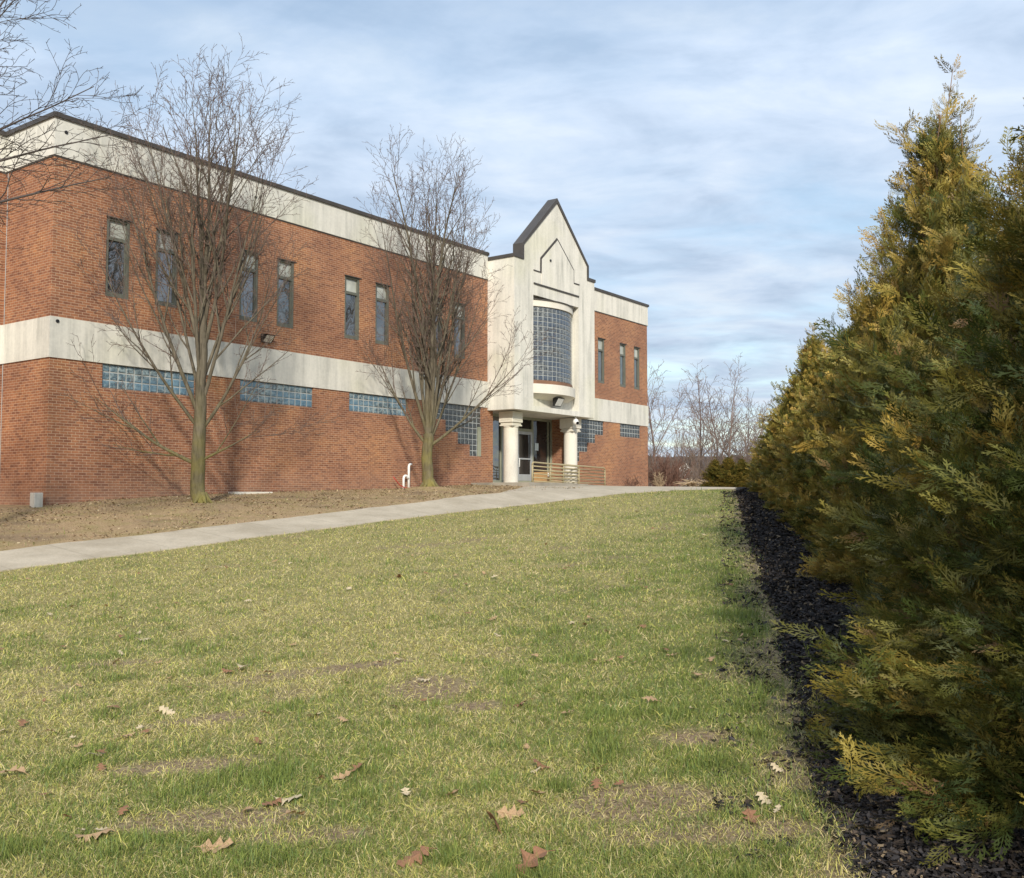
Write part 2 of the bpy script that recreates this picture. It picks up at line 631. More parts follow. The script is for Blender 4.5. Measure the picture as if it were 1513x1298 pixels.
def ground_material():
    m, t, b, o = material('lawn_soil')
    co = objco(t)
    at = t.n('Attribute', attribute_name='tint')
    s = t.n('SeparateColor')
    t.link(at.outputs['Color'], s.inputs[0])
    bank, bare, green = s.outputs[0], s.outputs[1], s.outputs[2]
    fib = t.noise(t.mapping(co, scale=(9, 14, 9)), 3.0, 6, 0.7, 0.5)
    mid = t.noise(co, 1.7, 5, 0.6)
    lawn = t.mix(t.ramp(fib, [(0.35, 0.0), (0.65, 1.0)]), (0.16, 0.145, 0.058), (0.46, 0.40, 0.185))
    lawn = t.mix(t.math('MULTIPLY', green, 0.75), lawn, t.mix(fib, (0.07, 0.10, 0.028), (0.19, 0.22, 0.07)))
    soil = t.mix(t.ramp(fib, [(0.35, 0.0), (0.65, 1.0)]), (0.15, 0.105, 0.068), (0.40, 0.30, 0.19))
    c = t.mix(bare, lawn, soil)
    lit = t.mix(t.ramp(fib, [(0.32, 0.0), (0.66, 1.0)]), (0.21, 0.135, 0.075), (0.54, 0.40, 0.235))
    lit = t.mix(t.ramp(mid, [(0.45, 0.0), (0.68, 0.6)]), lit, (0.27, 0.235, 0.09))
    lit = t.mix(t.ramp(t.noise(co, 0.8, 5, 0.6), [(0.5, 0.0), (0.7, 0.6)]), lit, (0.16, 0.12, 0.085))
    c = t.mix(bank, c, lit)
    t.link(c, b.inputs['Base Color'])
    b.inputs['Roughness'].default_value = 0.95
    b.inputs['Specular IOR Level'].default_value = 0.1
    bump(t, b, fib, 0.7, 0.03)
    return m


M['ground'] = ground_material()

# ------------------------------------------------------------------ ground
MULCH_A, MULCH_B = 0.42, 0.213                # lawn edge of the mulch bed: X = A + B*Y
BARE = [(-1.45, 7.6, .75, .16, .35), (-1.95, 6.3, .35, .13, .2), (-.55, 6.9, .28, .35, 0), (-.25, 6.35, .2, .12, 0), (.62, 4.55, .42, .26, 0),
        (-1.35, 4.55, .5, .16, 0), (-1.75, 5.35, .4, .14, .1), (1.0, 5.5, .22, .14, 0), (.85, 4.15, .5, .14, 0), (-.9, 4.3, .3, .1, 0), (-3.4, 8.2, .5, .12, .2)]


def bare_mask(X, Y):
    m = np.zeros_like(np.asarray(X, float))
    for x, y, a, b_, r in BARE:
        dx, dy = X - x, Y - y
        c, s_ = math.cos(r), math.sin(r)
        q = ((dx * c + dy * s_) / a) ** 2 + ((-dx * s_ + dy * c) / b_) ** 2
        m = np.maximum(m, np.clip(1.5 - q, 0, 1))
    n = fnoise(X * 3.1, Y * 3.1, 5)
    m = np.clip(m * (0.35 + 1.3 * n), 0, 1)
    m = np.maximum(m, np.clip((fnoise(X * 1.3 + 9, Y * 1.3, 15) - .69) * 6, 0, .6))
    e = X - (MULCH_A + MULCH_B * Y) + (fnoise(X * 2.0, Y * 2.0, 21) - .5) * .7
    m = np.maximum(m, np.clip((e + .22) * 4.5, 0, 1) * .9)
    return m


def green_mask(X, Y):
    n = .5 * fnoise(X * .8, Y * .8, 31) + .5 * fnoise(X * 2.7, Y * 2.7, 33)
    e = X - (MULCH_A + MULCH_B * Y)
    near = np.clip(1 + e / 3.2, 0, 1)
    return np.clip((n - .5) * 2.2 + .22 + near * .85 - np.clip((Y - 7) / 8, 0, 1) * .20 + np.clip((6.2 - Y) / 1.8, 0, 1) * .16, 0, 1)


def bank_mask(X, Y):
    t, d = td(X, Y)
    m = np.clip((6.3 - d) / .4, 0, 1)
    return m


def axis(segs):
    out = []
    for a, b_, s_ in segs:
        out.append(np.arange(a, b_, s_))
    return np.concatenate(out)


gx = axis([(-900, -100, 80), (-100, -30, 5), (-30, -9, .5), (-9, 6.5, .13), (6.5, 30, .6), (30, 100, 5), (100, 1001, 90)])
gy = axis([(-60, -4, 4), (-4, 3, .5), (3, 13, .11), (13, 36, .25), (36, 70, 1), (70, 300, 10), (300, 3000, 150)])
XX, YY = np.meshgrid(gx, gy)
ZZ = ground_z(XX, YY) - 0.006
near = (YY < 14) & (np.abs(XX) < 9)
ZZ = ZZ + near * (fnoise(XX * 1.7, YY * 1.7, 3) - .5) * .05
nx_, ny_ = len(gx), len(gy)
ii = np.arange(nx_ * ny_).reshape(ny_, nx_)
quads = np.stack([ii[:-1, :-1], ii[:-1, 1:], ii[1:, 1:], ii[1:, :-1]], -1).reshape(-1, 4)
gcol = np.stack([bank_mask(XX, YY), bare_mask(XX, YY), green_mask(XX, YY)], -1).reshape(-1, 3)
gme = np_mesh('ground', np.stack([XX, YY, ZZ], -1).reshape(-1, 3), [quads], gcol, True)
tag(link('ground', gme, None, M['ground']), kind='structure')


def strip(name, mat, rows, lift, kind='structure', skirt=0.12):
    """ribbon of rows [(list of (x,y))] laid on the ground"""
    n = len(rows[0])
    V, fs = [], []
    for r in rows:
        for (x, y) in r:
            V.append((x, y, gz(x, y) + lift))
    for i in range(len(rows) - 1):
        for j in range(n - 1):
            fs.append((i * n + j, i * n + j + 1, (i + 1) * n + j + 1, (i + 1) * n + j))
    for j in (0, n - 1):                       # edges turned down into the soil
        b0 = len(V)
        for i in range(len(rows)):
            x, y, z = V[i * n + j]
            V.append((x, y, z - skirt))
        for i in range(len(rows) - 1):
            fs.append((i * n + j, (i + 1) * n + j, b0 + i + 1, b0 + i))
    me = bpy.data.meshes.new(name)
    me.from_pydata([tuple(map(float, v)) for v in V], [], fs)
    me.update()
    return tag(link(name, me, None, mat), kind=kind)


# path: runs along the facade at d 5.5 .. 7.1 and widens before the entrance
rows = []
for t in np.arange(-30, 30.1, 0.25):
    wob = 0.22 * (float(vnoise(np.array(t * 1.1), np.array(.3), 4)) - .5) + .12 * (float(vnoise(np.array(t * 3.1), np.array(.7), 6)) - .5)
    d0 = 5.5 - (np.clip((t - 11.5) / 5, 0, 1) * 2.6)
    d1 = 7.1 + .12 * (float(vnoise(np.array(t * 1.7), np.array(.9), 5)) - .5)
    rows.append([tuple(bl(t, d0 + wob + (d1 - d0 - wob) * k / 6)[:2]) for k in range(7)])
strip('path', M['path'], rows, 0.015)

# ------------------------------------------------------------------ the brick building
BZ = R(54.0)
B = empty('brick_building', (CX, CY, 0), BZ)
tag(B, 'two storey red brick building with pale concrete bands and a gabled entrance bay', 'building')
Z0, Z1, Z2, Z3, Z4 = -1.6, 3.41, 4.44, 8.54, 9.50
T_L, T_R, T_END, DEP = 17.94, 23.96, 31.25, 14.0
RECESS = (18.30, 23.60)


def wall_holes(mb, a0, a1, z0, z1, holes, off=0.0, depth=0.12, axis_='x', flip=False):
    """upright sheet with rectangular holes and their reveals; axis_ x: runs along local x at y=off; y: along local y at x=off"""
    ts = sorted({a0, a1, *[min(max(h[k], a0), a1) for h in holes for k in (0, 1)]})
    zs = sorted({z0, z1, *[min(max(h[k], z0), z1) for h in holes for k in (2, 3)]})

    def P(a, z, dp=0.0):
        return (a, off + dp, z) if axis_ == 'x' else (off + dp, a, z)

    def inside(a, z):
        return any(h[0] < a < h[1] and h[2] < z < h[3] for h in holes)
    cell = {}
    for i in range(len(ts) - 1):
        for j in range(len(zs) - 1):
            cell[i, j] = inside((ts[i] + ts[i + 1]) / 2, (zs[j] + zs[j + 1]) / 2)
            if not cell[i, j]:
                q = [P(ts[i], zs[j]), P(ts[i + 1], zs[j]), P(ts[i + 1], zs[j + 1]), P(ts[i], zs[j + 1])]
                mb.poly(q)
    for (i, j), c in cell.items():
        if not c:
            continue
        for di, dj, e in ((-1, 0, 'l'), (1, 0, 'r'), (0, -1, 'b'), (0, 1, 't')):
            if cell.get((i + di, j + dj), True):
                if not (0 <= i + di < len(ts) - 1 and 0 <= j + dj < len(zs) - 1) and e in 'tb':
                    pass
                else:
                    if cell.get((i + di, j + dj)) is True:
                        continue
                    if (i + di, j + dj) in cell:
                        continue
            if e == 'l':
                s0, s1 = (ts[i], zs[j]), (ts[i], zs[j + 1])
            elif e == 'r':
                s0, s1 = (ts[i + 1], zs[j]), (ts[i + 1], zs[j + 1])
            elif e == 'b':
                s0, s1 = (ts[i], zs[j]), (ts[i + 1], zs[j])
            else:
                s0, s1 = (ts[i], zs[j + 1]), (ts[i + 1], zs[j + 1])
            mb.poly([P(*s0), P(*s1), P(*s1, depth), P(*s0, depth)])


WIN_L = [(1.46, 2.15), (2.94, 3.65), (5.79, 6.48), (7.21, 7.90), (10.10, 10.80), (11.57, 12.26), (14.46, 15.15), (15.83, 16.52)]
WIN_R = [(26.42, 27.03), (28.47, 29.06), (29.88, 30.46)]
WZ = (5.19, 7.30)
STRIPS = [((1.43, 4.29), 'block_sky_tint'), ((5.86, 8.75), 'block_sky_tint'), ((10.35, 13.22), 'block_sky_tint'), ((28.46, 30.49), 'block_dark')]
SZ = (2.77, Z1)
STEP_L = [(14.68, 15.36, 2.78, Z1), (15.36, 16.09, 2.35, Z1), (16.09, 16.81, 1.91, Z1), (16.81, 17.54, 1.47, Z1)]
STEP_R = [(26.20, 26.93, 2.75, Z1), (25.51, 26.20, 2.35, Z1), (24.82, 25.51, 1.92, Z1), (24.36, 24.82, 1.47, Z1)]

# left half of the facade, lower and upper storey
mb = MB()
wall_holes(mb, 0, RECESS[0], Z0, Z1, [(a, b_, *SZ) for (a, b_), _ in STRIPS[:3]] + STEP_L)
mb.build('brick_wall', M['brick'], B)
mb = MB()
wall_holes(mb, 0, T_L, Z2, Z3, [(a, b_, *WZ) for a, b_ in WIN_L])
mb.build('brick_wall', M['brick'], B)
# right half
mb = MB()
wall_holes(mb, RECESS[1], T_END, Z0, Z1, [(*STRIPS[3][0], *SZ)] + STEP_R)
mb.build('brick_wall', M['brick'], B)
mb = MB()
wall_holes(mb, T_R, T_END, Z2, Z3, [(a, b_, *WZ) for a, b_ in WIN_R])
mb.build('brick_wall', M['brick'], B)
# end walls, back, and the wing that steps back on the left
WV = 2.40
mb = MB()
for za, zb in ((Z0, Z1), (Z2, Z3)):
    mb.poly([(0, 0, za), (0, WV, za), (0, WV, zb), (0, 0, zb)])
    mb.poly([(-26, WV, za), (0, WV, za), (0, WV, zb), (-26, WV, zb)])
    mb.poly([(T_END, 0, za), (T_END, DEP, za), (T_END, DEP, zb), (T_END, 0, zb)])
    mb.poly([(-26, WV, za), (-26, DEP, za), (-26, DEP, zb), (-26, WV, zb)])
    mb.poly([(-26, DEP, za), (T_END, DEP, za), (T_END, DEP, zb), (-26, DEP, zb)])
mb.build('brick_wall', M['brick'], B)
# control joint beside the inner corner of the wing
mb = MB()
mb.box(-0.012, -0.003, 2.27, 2.29, 0.0, Z1)
mb.box(-0.012, -0.003, 2.27, 2.29, Z2, Z3)
mb.build('control_joint', M['mortar'], B)


def ring(name, mat, z0, z1, out, segs):
    """band following the outside of the walls; segs: list of open outlines"""
    mb = MB()
    for (x0, x1, y0, y1) in segs:
        mb.box(x0, x1, y0, y1, z0, z1)
    return mb.build(name, mat, B)


O = 0.035
TP = 0.4
ring('concrete_band', M['band'], Z1, Z2, O, [(-O, T_L, -O, TP), (-O, TP, TP, WV - O), (-26, TP, WV - O, WV + TP)])
ring('concrete_band', M['band'], Z1, Z2, O, [(T_R, T_END + O, -O, TP), (T_END - TP, T_END + O, TP, DEP)])
ring('parapet', M['band'], Z3, Z4, O, [(-O, T_L, -O, TP), (-O, TP, TP, WV - O), (-26, TP, WV - O, WV + TP)])
ring('parapet', M['concrete'], Z3, Z4, O, [(T_R, T_END + O, -O, TP), (T_END - TP, T_END + O, TP, DEP)])
# dark strip standing in for the shadow line under the parapet
ring('shadow_strip', M['coping'], Z3 - .035, Z3, O, [(-.02, T_L, -.02, -.002), (-.02, -.002, -.002, WV - .02), (-26, -.02, WV - .02, WV - .002)])
ring('shadow_strip', M['coping'], Z3 - .035, Z3, O, [(T_R, T_END + .02, -.02, -.002)])
ring('coping', M['coping'], Z4, Z4 + .115, .09, [(-.09, T_L, -.09, TP + .06), (-.09, TP + .06, TP + .06, WV - .09), (-26, TP + .06, WV - .09, WV + TP + .06)])
ring('coping', M['coping'], Z4, Z4 + .115, .09, [(T_R, T_END + .09, -.09, TP + .06), (T_END - TP - .06, T_END + .09, TP + .06, DEP)])
mb = MB()
mb.poly([(0.2, .2, 9.1), (T_END - .2, .2, 9.1), (T_END - .2, DEP, 9.1), (0.2, DEP, 9.1)])
mb.poly([(-26, WV + .2, 9.1), (.2, WV + .2, 9.1), (.2, DEP, 9.1), (-26, DEP, 9.1)])
mb.build('roof', M['roof'], B)
# scupper outlets
for t, z, y, sx in ((0.26, 9.18, -O, 1), (0.16, 4.33, -O, 1), (6.3, 9.0, -O, 1)):
    mb = MB()
    mb.tube([(t, y + .03, z), (t, y - .02, z)], .045, 12)
    mb.build('drain_outlet', M['black'], B)


def window(t0, t1):
    y = 0.07
    fw = 0.075
    z0, z1 = WZ
    zt = z1 - 0.55
    f = MB()
    f.box(t0, t0 + fw, y - .05, y + .04, z0, z1)
    f.box(t1 - fw, t1, y - .05, y + .04, z0, z1)
    f.box(t0 + fw, t1 - fw, y - .05, y + .04, z1 - .06, z1)
    f.box(t0 + fw, t1 - fw, y - .06, y + .04, z0, z0 + .13)
    f.box(t0 + fw, t1 - fw, y - .045, y + .04, zt - .045, zt + .045)
    # sash bead of the lower light
    a, b_ = t0 + fw, t1 - fw
    f.box(a, a + .03, y - .02, y + .03, z0 + .13, zt - .045)
    f.box(b_ - .03, b_, y - .02, y + .03, z0 + .13, zt - .045)
    o = f.build('window', M['frame'], B)
    p = MB()
    p.poly([(a, y + .02, z0 + .13), (b_, y + .02, z0 + .13), (b_, y + .02, zt - .045), (a, y + .02, zt - .045)])
    p.build('lower_pane', M['pane'], o)
    p = MB()
    p.poly([(a, y + .025, zt + .045), (b_, y + .025, zt + .045), (b_, y + .025, z1 - .06), (a, y + .025, z1 - .06)])
    p.build('upper_pane', M['upper_pane'], o)
    s_ = MB()
    s_.box(t0 - .02, t1 + .06, -.035, y - .05, z1 - .005, z1 + .02)
    s_.build('lintel_flashing', M['coping'], o)
    return o


for a, b_ in WIN_L + WIN_R:
    window(a, b_)


def pillow(mb, pts, nrm, bulge=0.012, inset=0.22):
    """block face: flat centre raised a little on four sloping sides. pts 4 corners"""
    p = [Vector(q) for q in pts]
    c = sum(p, Vector()) / 4
    q = [c + (k - c) * (1 - inset) + nrm * bulge for k in p]
    mb.poly(q)
    for i in range(4):
        j = (i + 1) % 4
        mb.poly([p[i], p[j], q[j], q[i]])


def block_window(rects, mat, bw, bh, name='glass_block_window', jamb=None):
    """rects: list of (t0,t1,z0,z1) sharing one opening"""
    g, mo = MB(), MB()
    y = 0.05
    n = Vector((0, -1, 0))
    for (t0, t1, z0, z1) in rects:
        mo.poly([(t0, y, z0), (t1, y, z0), (t1, y, z1), (t0, y, z1)])
        nc, nr = max(1, round((t1 - t0) / bw)), max(1, round((z1 - z0) / bh))
        for i in range(nc):
            for j in range(nr):
                a0, a1 = t0 + (t1 - t0) * i / nc + .015, t0 + (t1 - t0) * (i + 1) / nc - .015
                c0, c1 = z0 + (z1 - z0) * j / nr + .015, z0 + (z1 - z0) * (j + 1) / nr - .015
                tilt = Vector((random.uniform(-.05, .05), -1, random.uniform(-.06, .06))).normalized()
                pillow(g, [(a0, y - .004, c0), (a1, y - .004, c0), (a1, y - .004, c1), (a0, y - .004, c1)], tilt)
    o = mo.build(name, M['mortar'], B)
    g.build('glass_blocks', M[mat], o)
    if jamb:
        j = MB()
        j.box(*jamb)
        j.build('jamb', M['jamb'], o)
    return o


for (a, b_), mt in STRIPS:
    block_window([(a, b_, *SZ)], mt, 0.24, 0.21)
block_window(STEP_L, 'block_dark', 0.24, 0.21, jamb=(17.33, 17.535, .0, .045, 1.475, 2.62))
block_window(STEP_R, 'block_dark', 0.24, 0.21)

# ---- entrance tower (projects 1.31 m)
D = 1.31
TC = 20.95
SOF = 3.31
SH = 9.30
G_L, G_R, EAVE, APEX = 18.56, 23.34, 9.90, 12.14
OP = (19.24, 22.66, 3.52, 8.0)
BACK = 1.02                                   # depth of the recess that holds the bay
tw = MB()
yF = -D
# front: fields around the opening
tw.poly([(T_L, yF, SOF), (OP[0], yF, SOF), (OP[0], yF, SH), (T_L, yF, SH)])
tw.poly([(OP[1], yF, SOF), (T_R, yF, SOF), (T_R, yF, SH), (OP[1], yF, SH)])
tw.poly([(OP[0], yF, SOF), (OP[1], yF, SOF), (OP[1], yF, OP[2]), (OP[0], yF, OP[2])])
tw.poly([(OP[0], yF, OP[3]), (OP[1], yF, OP[3]), (OP[1], yF, SH), (OP[0], yF, SH)])
tw.poly([(G_L, yF, SH), (G_R, yF, SH), (G_R, yF, EAVE), (TC, yF, APEX), (G_L, yF, EAVE)])
# reveals and back of the opening
yB = -BACK
for q in ([(OP[0], OP[2]), (OP[0], OP[3])], [(OP[1], OP[2]), (OP[1], OP[3])], [(OP[0], OP[2]), (OP[1], OP[2])], [(OP[0], OP[3]), (OP[1], OP[3])]):
    tw.poly([(q[0][0], yF, q[0][1]), (q[1][0], yF, q[1][1]), (q[1][0], yB, q[1][1]), (q[0][0], yB, q[0][1])])
tw.poly([(OP[0], yB, OP[2]), (OP[1], yB, OP[2]), (OP[1], yB, OP[3]), (OP[0], yB, OP[3])])
# sides, soffit, gable sides and back
yK = 3.2
tw.poly([(T_L, yF, SOF), (T_L, yK, SOF), (T_L, yK, SH), (T_L, yF, SH)])
tw.poly([(T_R, yF, SOF), (T_R, yK, SOF), (T_R, yK, SH), (T_R, yF, SH)])
tw.poly([(T_L, yF, SOF), (T_R, yF, SOF), (T_R, .9, SOF), (T_L, .9, SOF)])
tw.poly([(T_L, yF + .4, SH), (T_R, yF + .4, SH), (T_R, yK, SH), (T_L, yK, SH)])
GB = yF + 0.42
tw.poly([(G_L, GB, SH), (G_R, GB, SH), (G_R, GB, EAVE), (TC, GB, APEX), (G_L, GB, EAVE)])
tw.build('tower_wall', M['concrete'], B)

# coping of the tower: gable prism with jogs, shoulders, side runs
cp = MB()
e, k = 0.045, 0.105
y0, y1 = yF - e, GB + .02


def gable_cap(mb, x_e, sgn):
    """sloping and upright metal on one side of the gable"""
    o_ = 0.02
    ap0, ap1 = (TC, APEX), (TC, APEX + .2)
    ev0, ev1 = (x_e + sgn * -0.0, EAVE), (x_e + sgn * k, EAVE + .045)
    pts = [ap0, ap1, ev1, ev0] if sgn < 0 else [ap0, ev0, ev1, ap1]
    mb.prism(pts, y0, y1)
    xa, xb = sorted((x_e, x_e + sgn * k))
    b0, b1 = ((EAVE + .045, EAVE) if sgn < 0 else (EAVE, EAVE + .045))
    mb.prism([(xa, SH), (xb, SH), (xb, b1), (xa, b0)], y0, y1)


gable_cap(cp, G_L, -1)
gable_cap(cp, G_R, 1)
cp.box(T_L - e, G_L - k, yF - e, yF + .4, SH, SH + .13)
cp.box(G_R + k, T_R + e, yF - e, yF + .4, SH, SH + .13)
cp.box(T_L - e, T_L + .4, yF + .4, yK, SH, SH + .13)
cp.box(T_R - .4, T_R + e, yF + .4, yK, SH, SH + .13)
cp.build('gable_coping', M['coping'], B)

# raised pentagon panel and its dark joints
pp = MB()
pent = [(19.82, 8.50), (22.22, 8.50), (22.22, 9.52), (TC + .03, 10.56), (19.82, 9.54)]
pp.prism(list(reversed(pent)), yF - .035, yF + .01)
pp.build('gable_panel', M['concrete'], B)
jj = MB()


def joint(a, b_, wd):
    ax, az = a
    bx, bz = b_
    L = math.hypot(bx - ax, bz - az)
    nx, nz = -(bz - az) / L * wd / 2, (bx - ax) / L * wd / 2
    jj.prism([(ax - nx, az - nz), (bx - nx, bz - nz), (bx + nx, bz + nz), (ax + nx, az + nz)], yF - .03, yF + .012)


joint((19.765, 8.98), (19.775, 9.58), .085)
joint((19.77, 9.57), (TC + .03, 10.63), .085)
joint((TC + .05, 10.60), (22.26, 9.53), .04)
joint((22.245, 9.54), (22.245, 9.0), .04)
joint((19.25, 9.0), (19.71, 9.0), .04)
joint((22.27, 8.99), (22.7, 8.99), .04)
jj.build('joint_and_shade_strip', M['coping'], B)
lg = MB()  # dark strip that stands in for a ledge's shadow below the panel
lg.box(OP[0] + .02, OP[1] - .02, yF - .045, yF + .01, 8.44, 8.495)
lg.build('joint_and_shade_strip', M['coping'], B)
mb = MB()
mb.tube([(20.42, yF - .03, 9.6), (20.42, yF - .075, 9.6)], .05, 10)
mb.build('drain_outlet', M['black'], B)

# curved glass block bay
NB = 15
half, sag = (OP[1] - OP[0]) / 2, 0.62
rad = (half * half + sag * sag) / (2 * sag)
ang = math.asin(half / rad)
cyb = -BACK + (rad - sag)                     # y of the arc centre (local, behind)


def arc(r_, n=NB, a0=-1.0, a1=1.0):
    return [((OP[0] + OP[1]) / 2 + r_ * math.sin(ang * (a0 + (a1 - a0) * i / n)), cyb - r_ * math.cos(ang * (a0 + (a1 - a0) * i / n))) for i in range(n + 1)]


def bow(name, mat, r_out, z0, z1, taper=0.0):
    mb = MB()
    o_ = arc(r_out, 30)
    lo = arc(r_out - taper, 30)
    n = len(o_)
    b = 0
    ring_ = [(x, min(y, yB + .0), z1) for x, y in o_]
    ring0 = [(x, min(y, yB + .0), z0) for x, y in lo]
    for i in range(n - 1):
        mb.poly([ring0[i], ring0[i + 1], ring_[i + 1], ring_[i]], True)
    mb.poly([*ring_])
    mb.poly([*reversed(ring0)])
    return mb.build(name, mat, B)


zg0, zg1 = 4.60, 7.60
rr = rad - 0.10
gl_, mo = MB(), MB()
pts = arc(rr)
NR = 15
bh = (zg1 - zg0) / NR
for i in range(NB):
    (xa, ya), (xb, yb) = pts[i], pts[i + 1]
    if min(ya, yb) > yB:
        continue
    mo.poly([(xa, ya, zg0), (xb, yb, zg0), (xb, yb, zg1), (xa, ya, zg1)])
    nrm = Vector((yb - ya, -(xb - xa), 0)).normalized()
    for j in range(NR):
        f0, f1 = .05, .95
        q = [(xa + (xb - xa) * u_ + nrm.x * .004, ya + (yb - ya) * u_ + nrm.y * .004, zg0 + bh * (j + v_)) for u_, v_ in ((f0, f0), (f1, f0), (f1, f1), (f0, f1))]
        tl = (nrm + Vector((random.uniform(-.06, .06), 0, random.uniform(-.08, .08)))).normalized()
        pillow(gl_, q, tl, .012)
bay = mo.build('glass_block_bay', M['mortar'], B)
gl_.build('glass_blocks', M['block_bay'], bay)
bow('bay_header', M['cream'], rad - .03, zg1, 7.86)
bow('bay_header', M['coping'], rad + .02, 7.86, 7.895)
bow('bay_sill', M['bronze'], rad - .06, 4.44, zg0)
bow('bay_ledge', M['cream'], rad + .06, 4.06, 4.44, .0)
bow('bay_corbel', M['cream'], rad - .02, 3.86, 4.06, .55)

# floodlight under the bay
def floodlight(t, y, z, w_=.34, h_=.25, parent=B):
    mb = MB()
    mb.prism([(t - w_ / 2, z - h_ / 2), (t + w_ / 2, z - h_ / 2), (t + w_ / 2, z + h_ / 2), (t - w_ / 2, z + h_ / 2)], y - .06, y)
    mb.poly([(t - w_ / 2, y - .06, z + h_ / 2), (t + w_ / 2, y - .06, z + h_ / 2), (t + w_ / 2, y - .26, z + h_ / 2 - .03), (t - w_ / 2, y - .26, z + h_ / 2 - .03)])
    mb.poly([(t - w_ / 2, y - .06, z - h_ / 2), (t - w_ / 2, y - .06, z + h_ / 2), (t - w_ / 2, y - .26, z + h_ / 2 - .03)])
    mb.poly([(t + w_ / 2, y - .06, z - h_ / 2), (t + w_ / 2, y - .26, z + h_ / 2 - .03), (t + w_ / 2, y - .06, z + h_ / 2)])
    o = mb.build('floodlight', M['black'], parent)
    g = MB()
    i = .03
    g.poly([(t - w_ / 2 + i, y - .075, z - h_ / 2 + .02), (t + w_ / 2 - i, y - .075, z - h_ / 2 + .02), (t + w_ / 2 - i, y - .255, z + h_ / 2 - .06), (t - w_ / 2 + i, y - .255, z + h_ / 2 - .06)])
    g.build('lamp_glass', M['lamp_glass'], o)
    return o


floodlight(20.95, -BACK - .25, 3.80, .5, .36)
floodlight(6.78, -O + .03, 4.74, .36, .26)

# columns
def column(t, y):
    mb = MB()
    mb.lathe([(.295, .44), (.295, 2.66), (.325, 2.665), (.325, 2.70)], t, y, 40)
    o = mb.build('column', M['cream'], B)
    c = MB()
    h = .345
    c.cbox(t - h, t + h, y - h, y + h, 2.84, 3.28, .015)
    q = h - .05
    c.cbox(t - q, t + q, y - q, y + q, 2.76, 2.838, .01)
    q = h - .02
    c.cbox(t - q, t + q, y - q, y + q, 2.702, 2.757, .008)
    # raised fields on the faces
    for sy in (-1, 1):
        c.box(t - h + .1, t + h - .1, y + sy * h - .012, y + sy * h + .012, 2.94, 3.18)
    for sx in (-1, 1):
        c.box(t + sx * h - .012, t + sx * h + .012, y - h + .1, y + h - .1, 2.94, 3.18)
    c.build('capital', M['cream'], o)


column(18.74, -.56)
column(23.15, -.56)
# security camera under the soffit, in front of the right column
mb = MB()
mb.tube([(22.62, -1.16, SOF), (22.62, -1.16, SOF - .09)], .035, 12)
mb.lathe([(.02, SOF - .36), (.09, SOF - .33), (.13, SOF - .26), (.13, SOF - .2), (.09, SOF - .12), (.03, SOF - .085)], 22.62, -1.16, 20)
o = mb.build('security_camera', M['white'], B)
mb = MB()
mb.tube([(22.6, -1.23, SOF - .27), (22.57, -1.30, SOF - .29)], .06, 16)
mb.build('lens', M['lens'], o)

# recess: glazed wall and brick returns
RD = 0.75
FL = 0.47
for x in RECESS:
    mb = MB()
    mb.poly([(x, 0, Z0), (x, RD + .1, Z0), (x, RD + .1, SOF), (x, 0, SOF)])
    mb.build('brick_wall', M['brick'], B)
yg = RD
fr = MB()
LV = [RECESS[0], 19.84, 20.955, 22.10, RECESS[1]]
fr.box(RECESS[0], RECESS[1], yg - .04, yg + .06, 3.2, SOF)
fr.box(RECESS[0], RECESS[1], yg - .045, yg + .06, FL, FL + .10)
for x in (LV[0] + .04, LV[1], LV[3], LV[4] - .04):
    fr.box(x - .04, x + .04, yg - .05, yg + .06, FL + .1, 3.2)
fr.box(LV[1] + .04, LV[3] - .04, yg - .045, yg + .06, 2.68, 2.80)
fr.box(LV[4] - .3, LV[4] - .26, yg - .045, yg + .06, FL + .1, 3.2)
fr.build('entrance_frame', M['jamb'], B)
gp_ = MB()
gp_.poly([(RECESS[0], yg + .02, FL), (LV[1], yg + .02, FL), (LV[1], yg + .02, 3.2), (RECESS[0], yg + .02, 3.2)])
gp_.build('sidelight', M['pane'], B)
gp_ = MB()
gp_.poly([(LV[3], yg + .02, FL), (RECESS[1], yg + .02, FL), (RECESS[1], yg + .02, 3.2), (LV[3], yg + .02, 3.2)])
gp_.poly([(LV[1], yg + .025, 2.8), (LV[3], yg + .025, 2.8), (LV[3], yg + .025, 3.2), (LV[1], yg + .025, 3.2)])
gp_.build('sidelight', M['door_glass'], B)
for a, b_, hs in ((LV[1] + .045, LV[2] - .004, 1), (LV[2] + .004, LV[3] - .045, 0)):
    dm = MB()
    za, zb = FL + .105, 2.675
    yd = yg - .02
    dm.box(a, a + .11, yd - .03, yd + .03, za, zb)
    dm.box(b_ - .11, b_, yd - .03, yd + .03, za, zb)
    dm.box(a + .11, b_ - .11, yd - .03, yd + .03, zb - .12, zb)
    dm.box(a + .11, b_ - .11, yd - .03, yd + .03, za, za + .27)
    dm.box(a + .11, b_ - .11, yd - .035, yd - .0, 1.48, 1.54)
    o = dm.build('door', M['alu'], B)
    g = MB()
    g.poly([(a + .11, yd + .01, za + .27), (b_ - .11, yd + .01, za + .27), (b_ - .11, yd + .01, zb - .12), (a + .11, yd + .01, zb - .12)])
    g.build('door_glass', M['door_glass'], o)
    hx = (b_ - .06) if hs else (a + .06)
    h = MB()
    h.tube([(hx, yd - .03, 1.15), (hx, yd - .09, 1.17), (hx, yd - .09, 1.5), (hx, yd - .03, 1.52)], .018, 8)
    h.build('door_handle', M['white'], o)
mb = MB()                                      # step stone at the door line closes the floor of the recess
mb.box(RECESS[0], RECESS[1], -.0, RD + .05, -.2, FL)
mb.build('threshold', M['band'], B)

# the notice stuck to the right sidelight
def at(t, d, z=0.0, name='x'):
    return empty(name, bl(t, d, z), BZ)


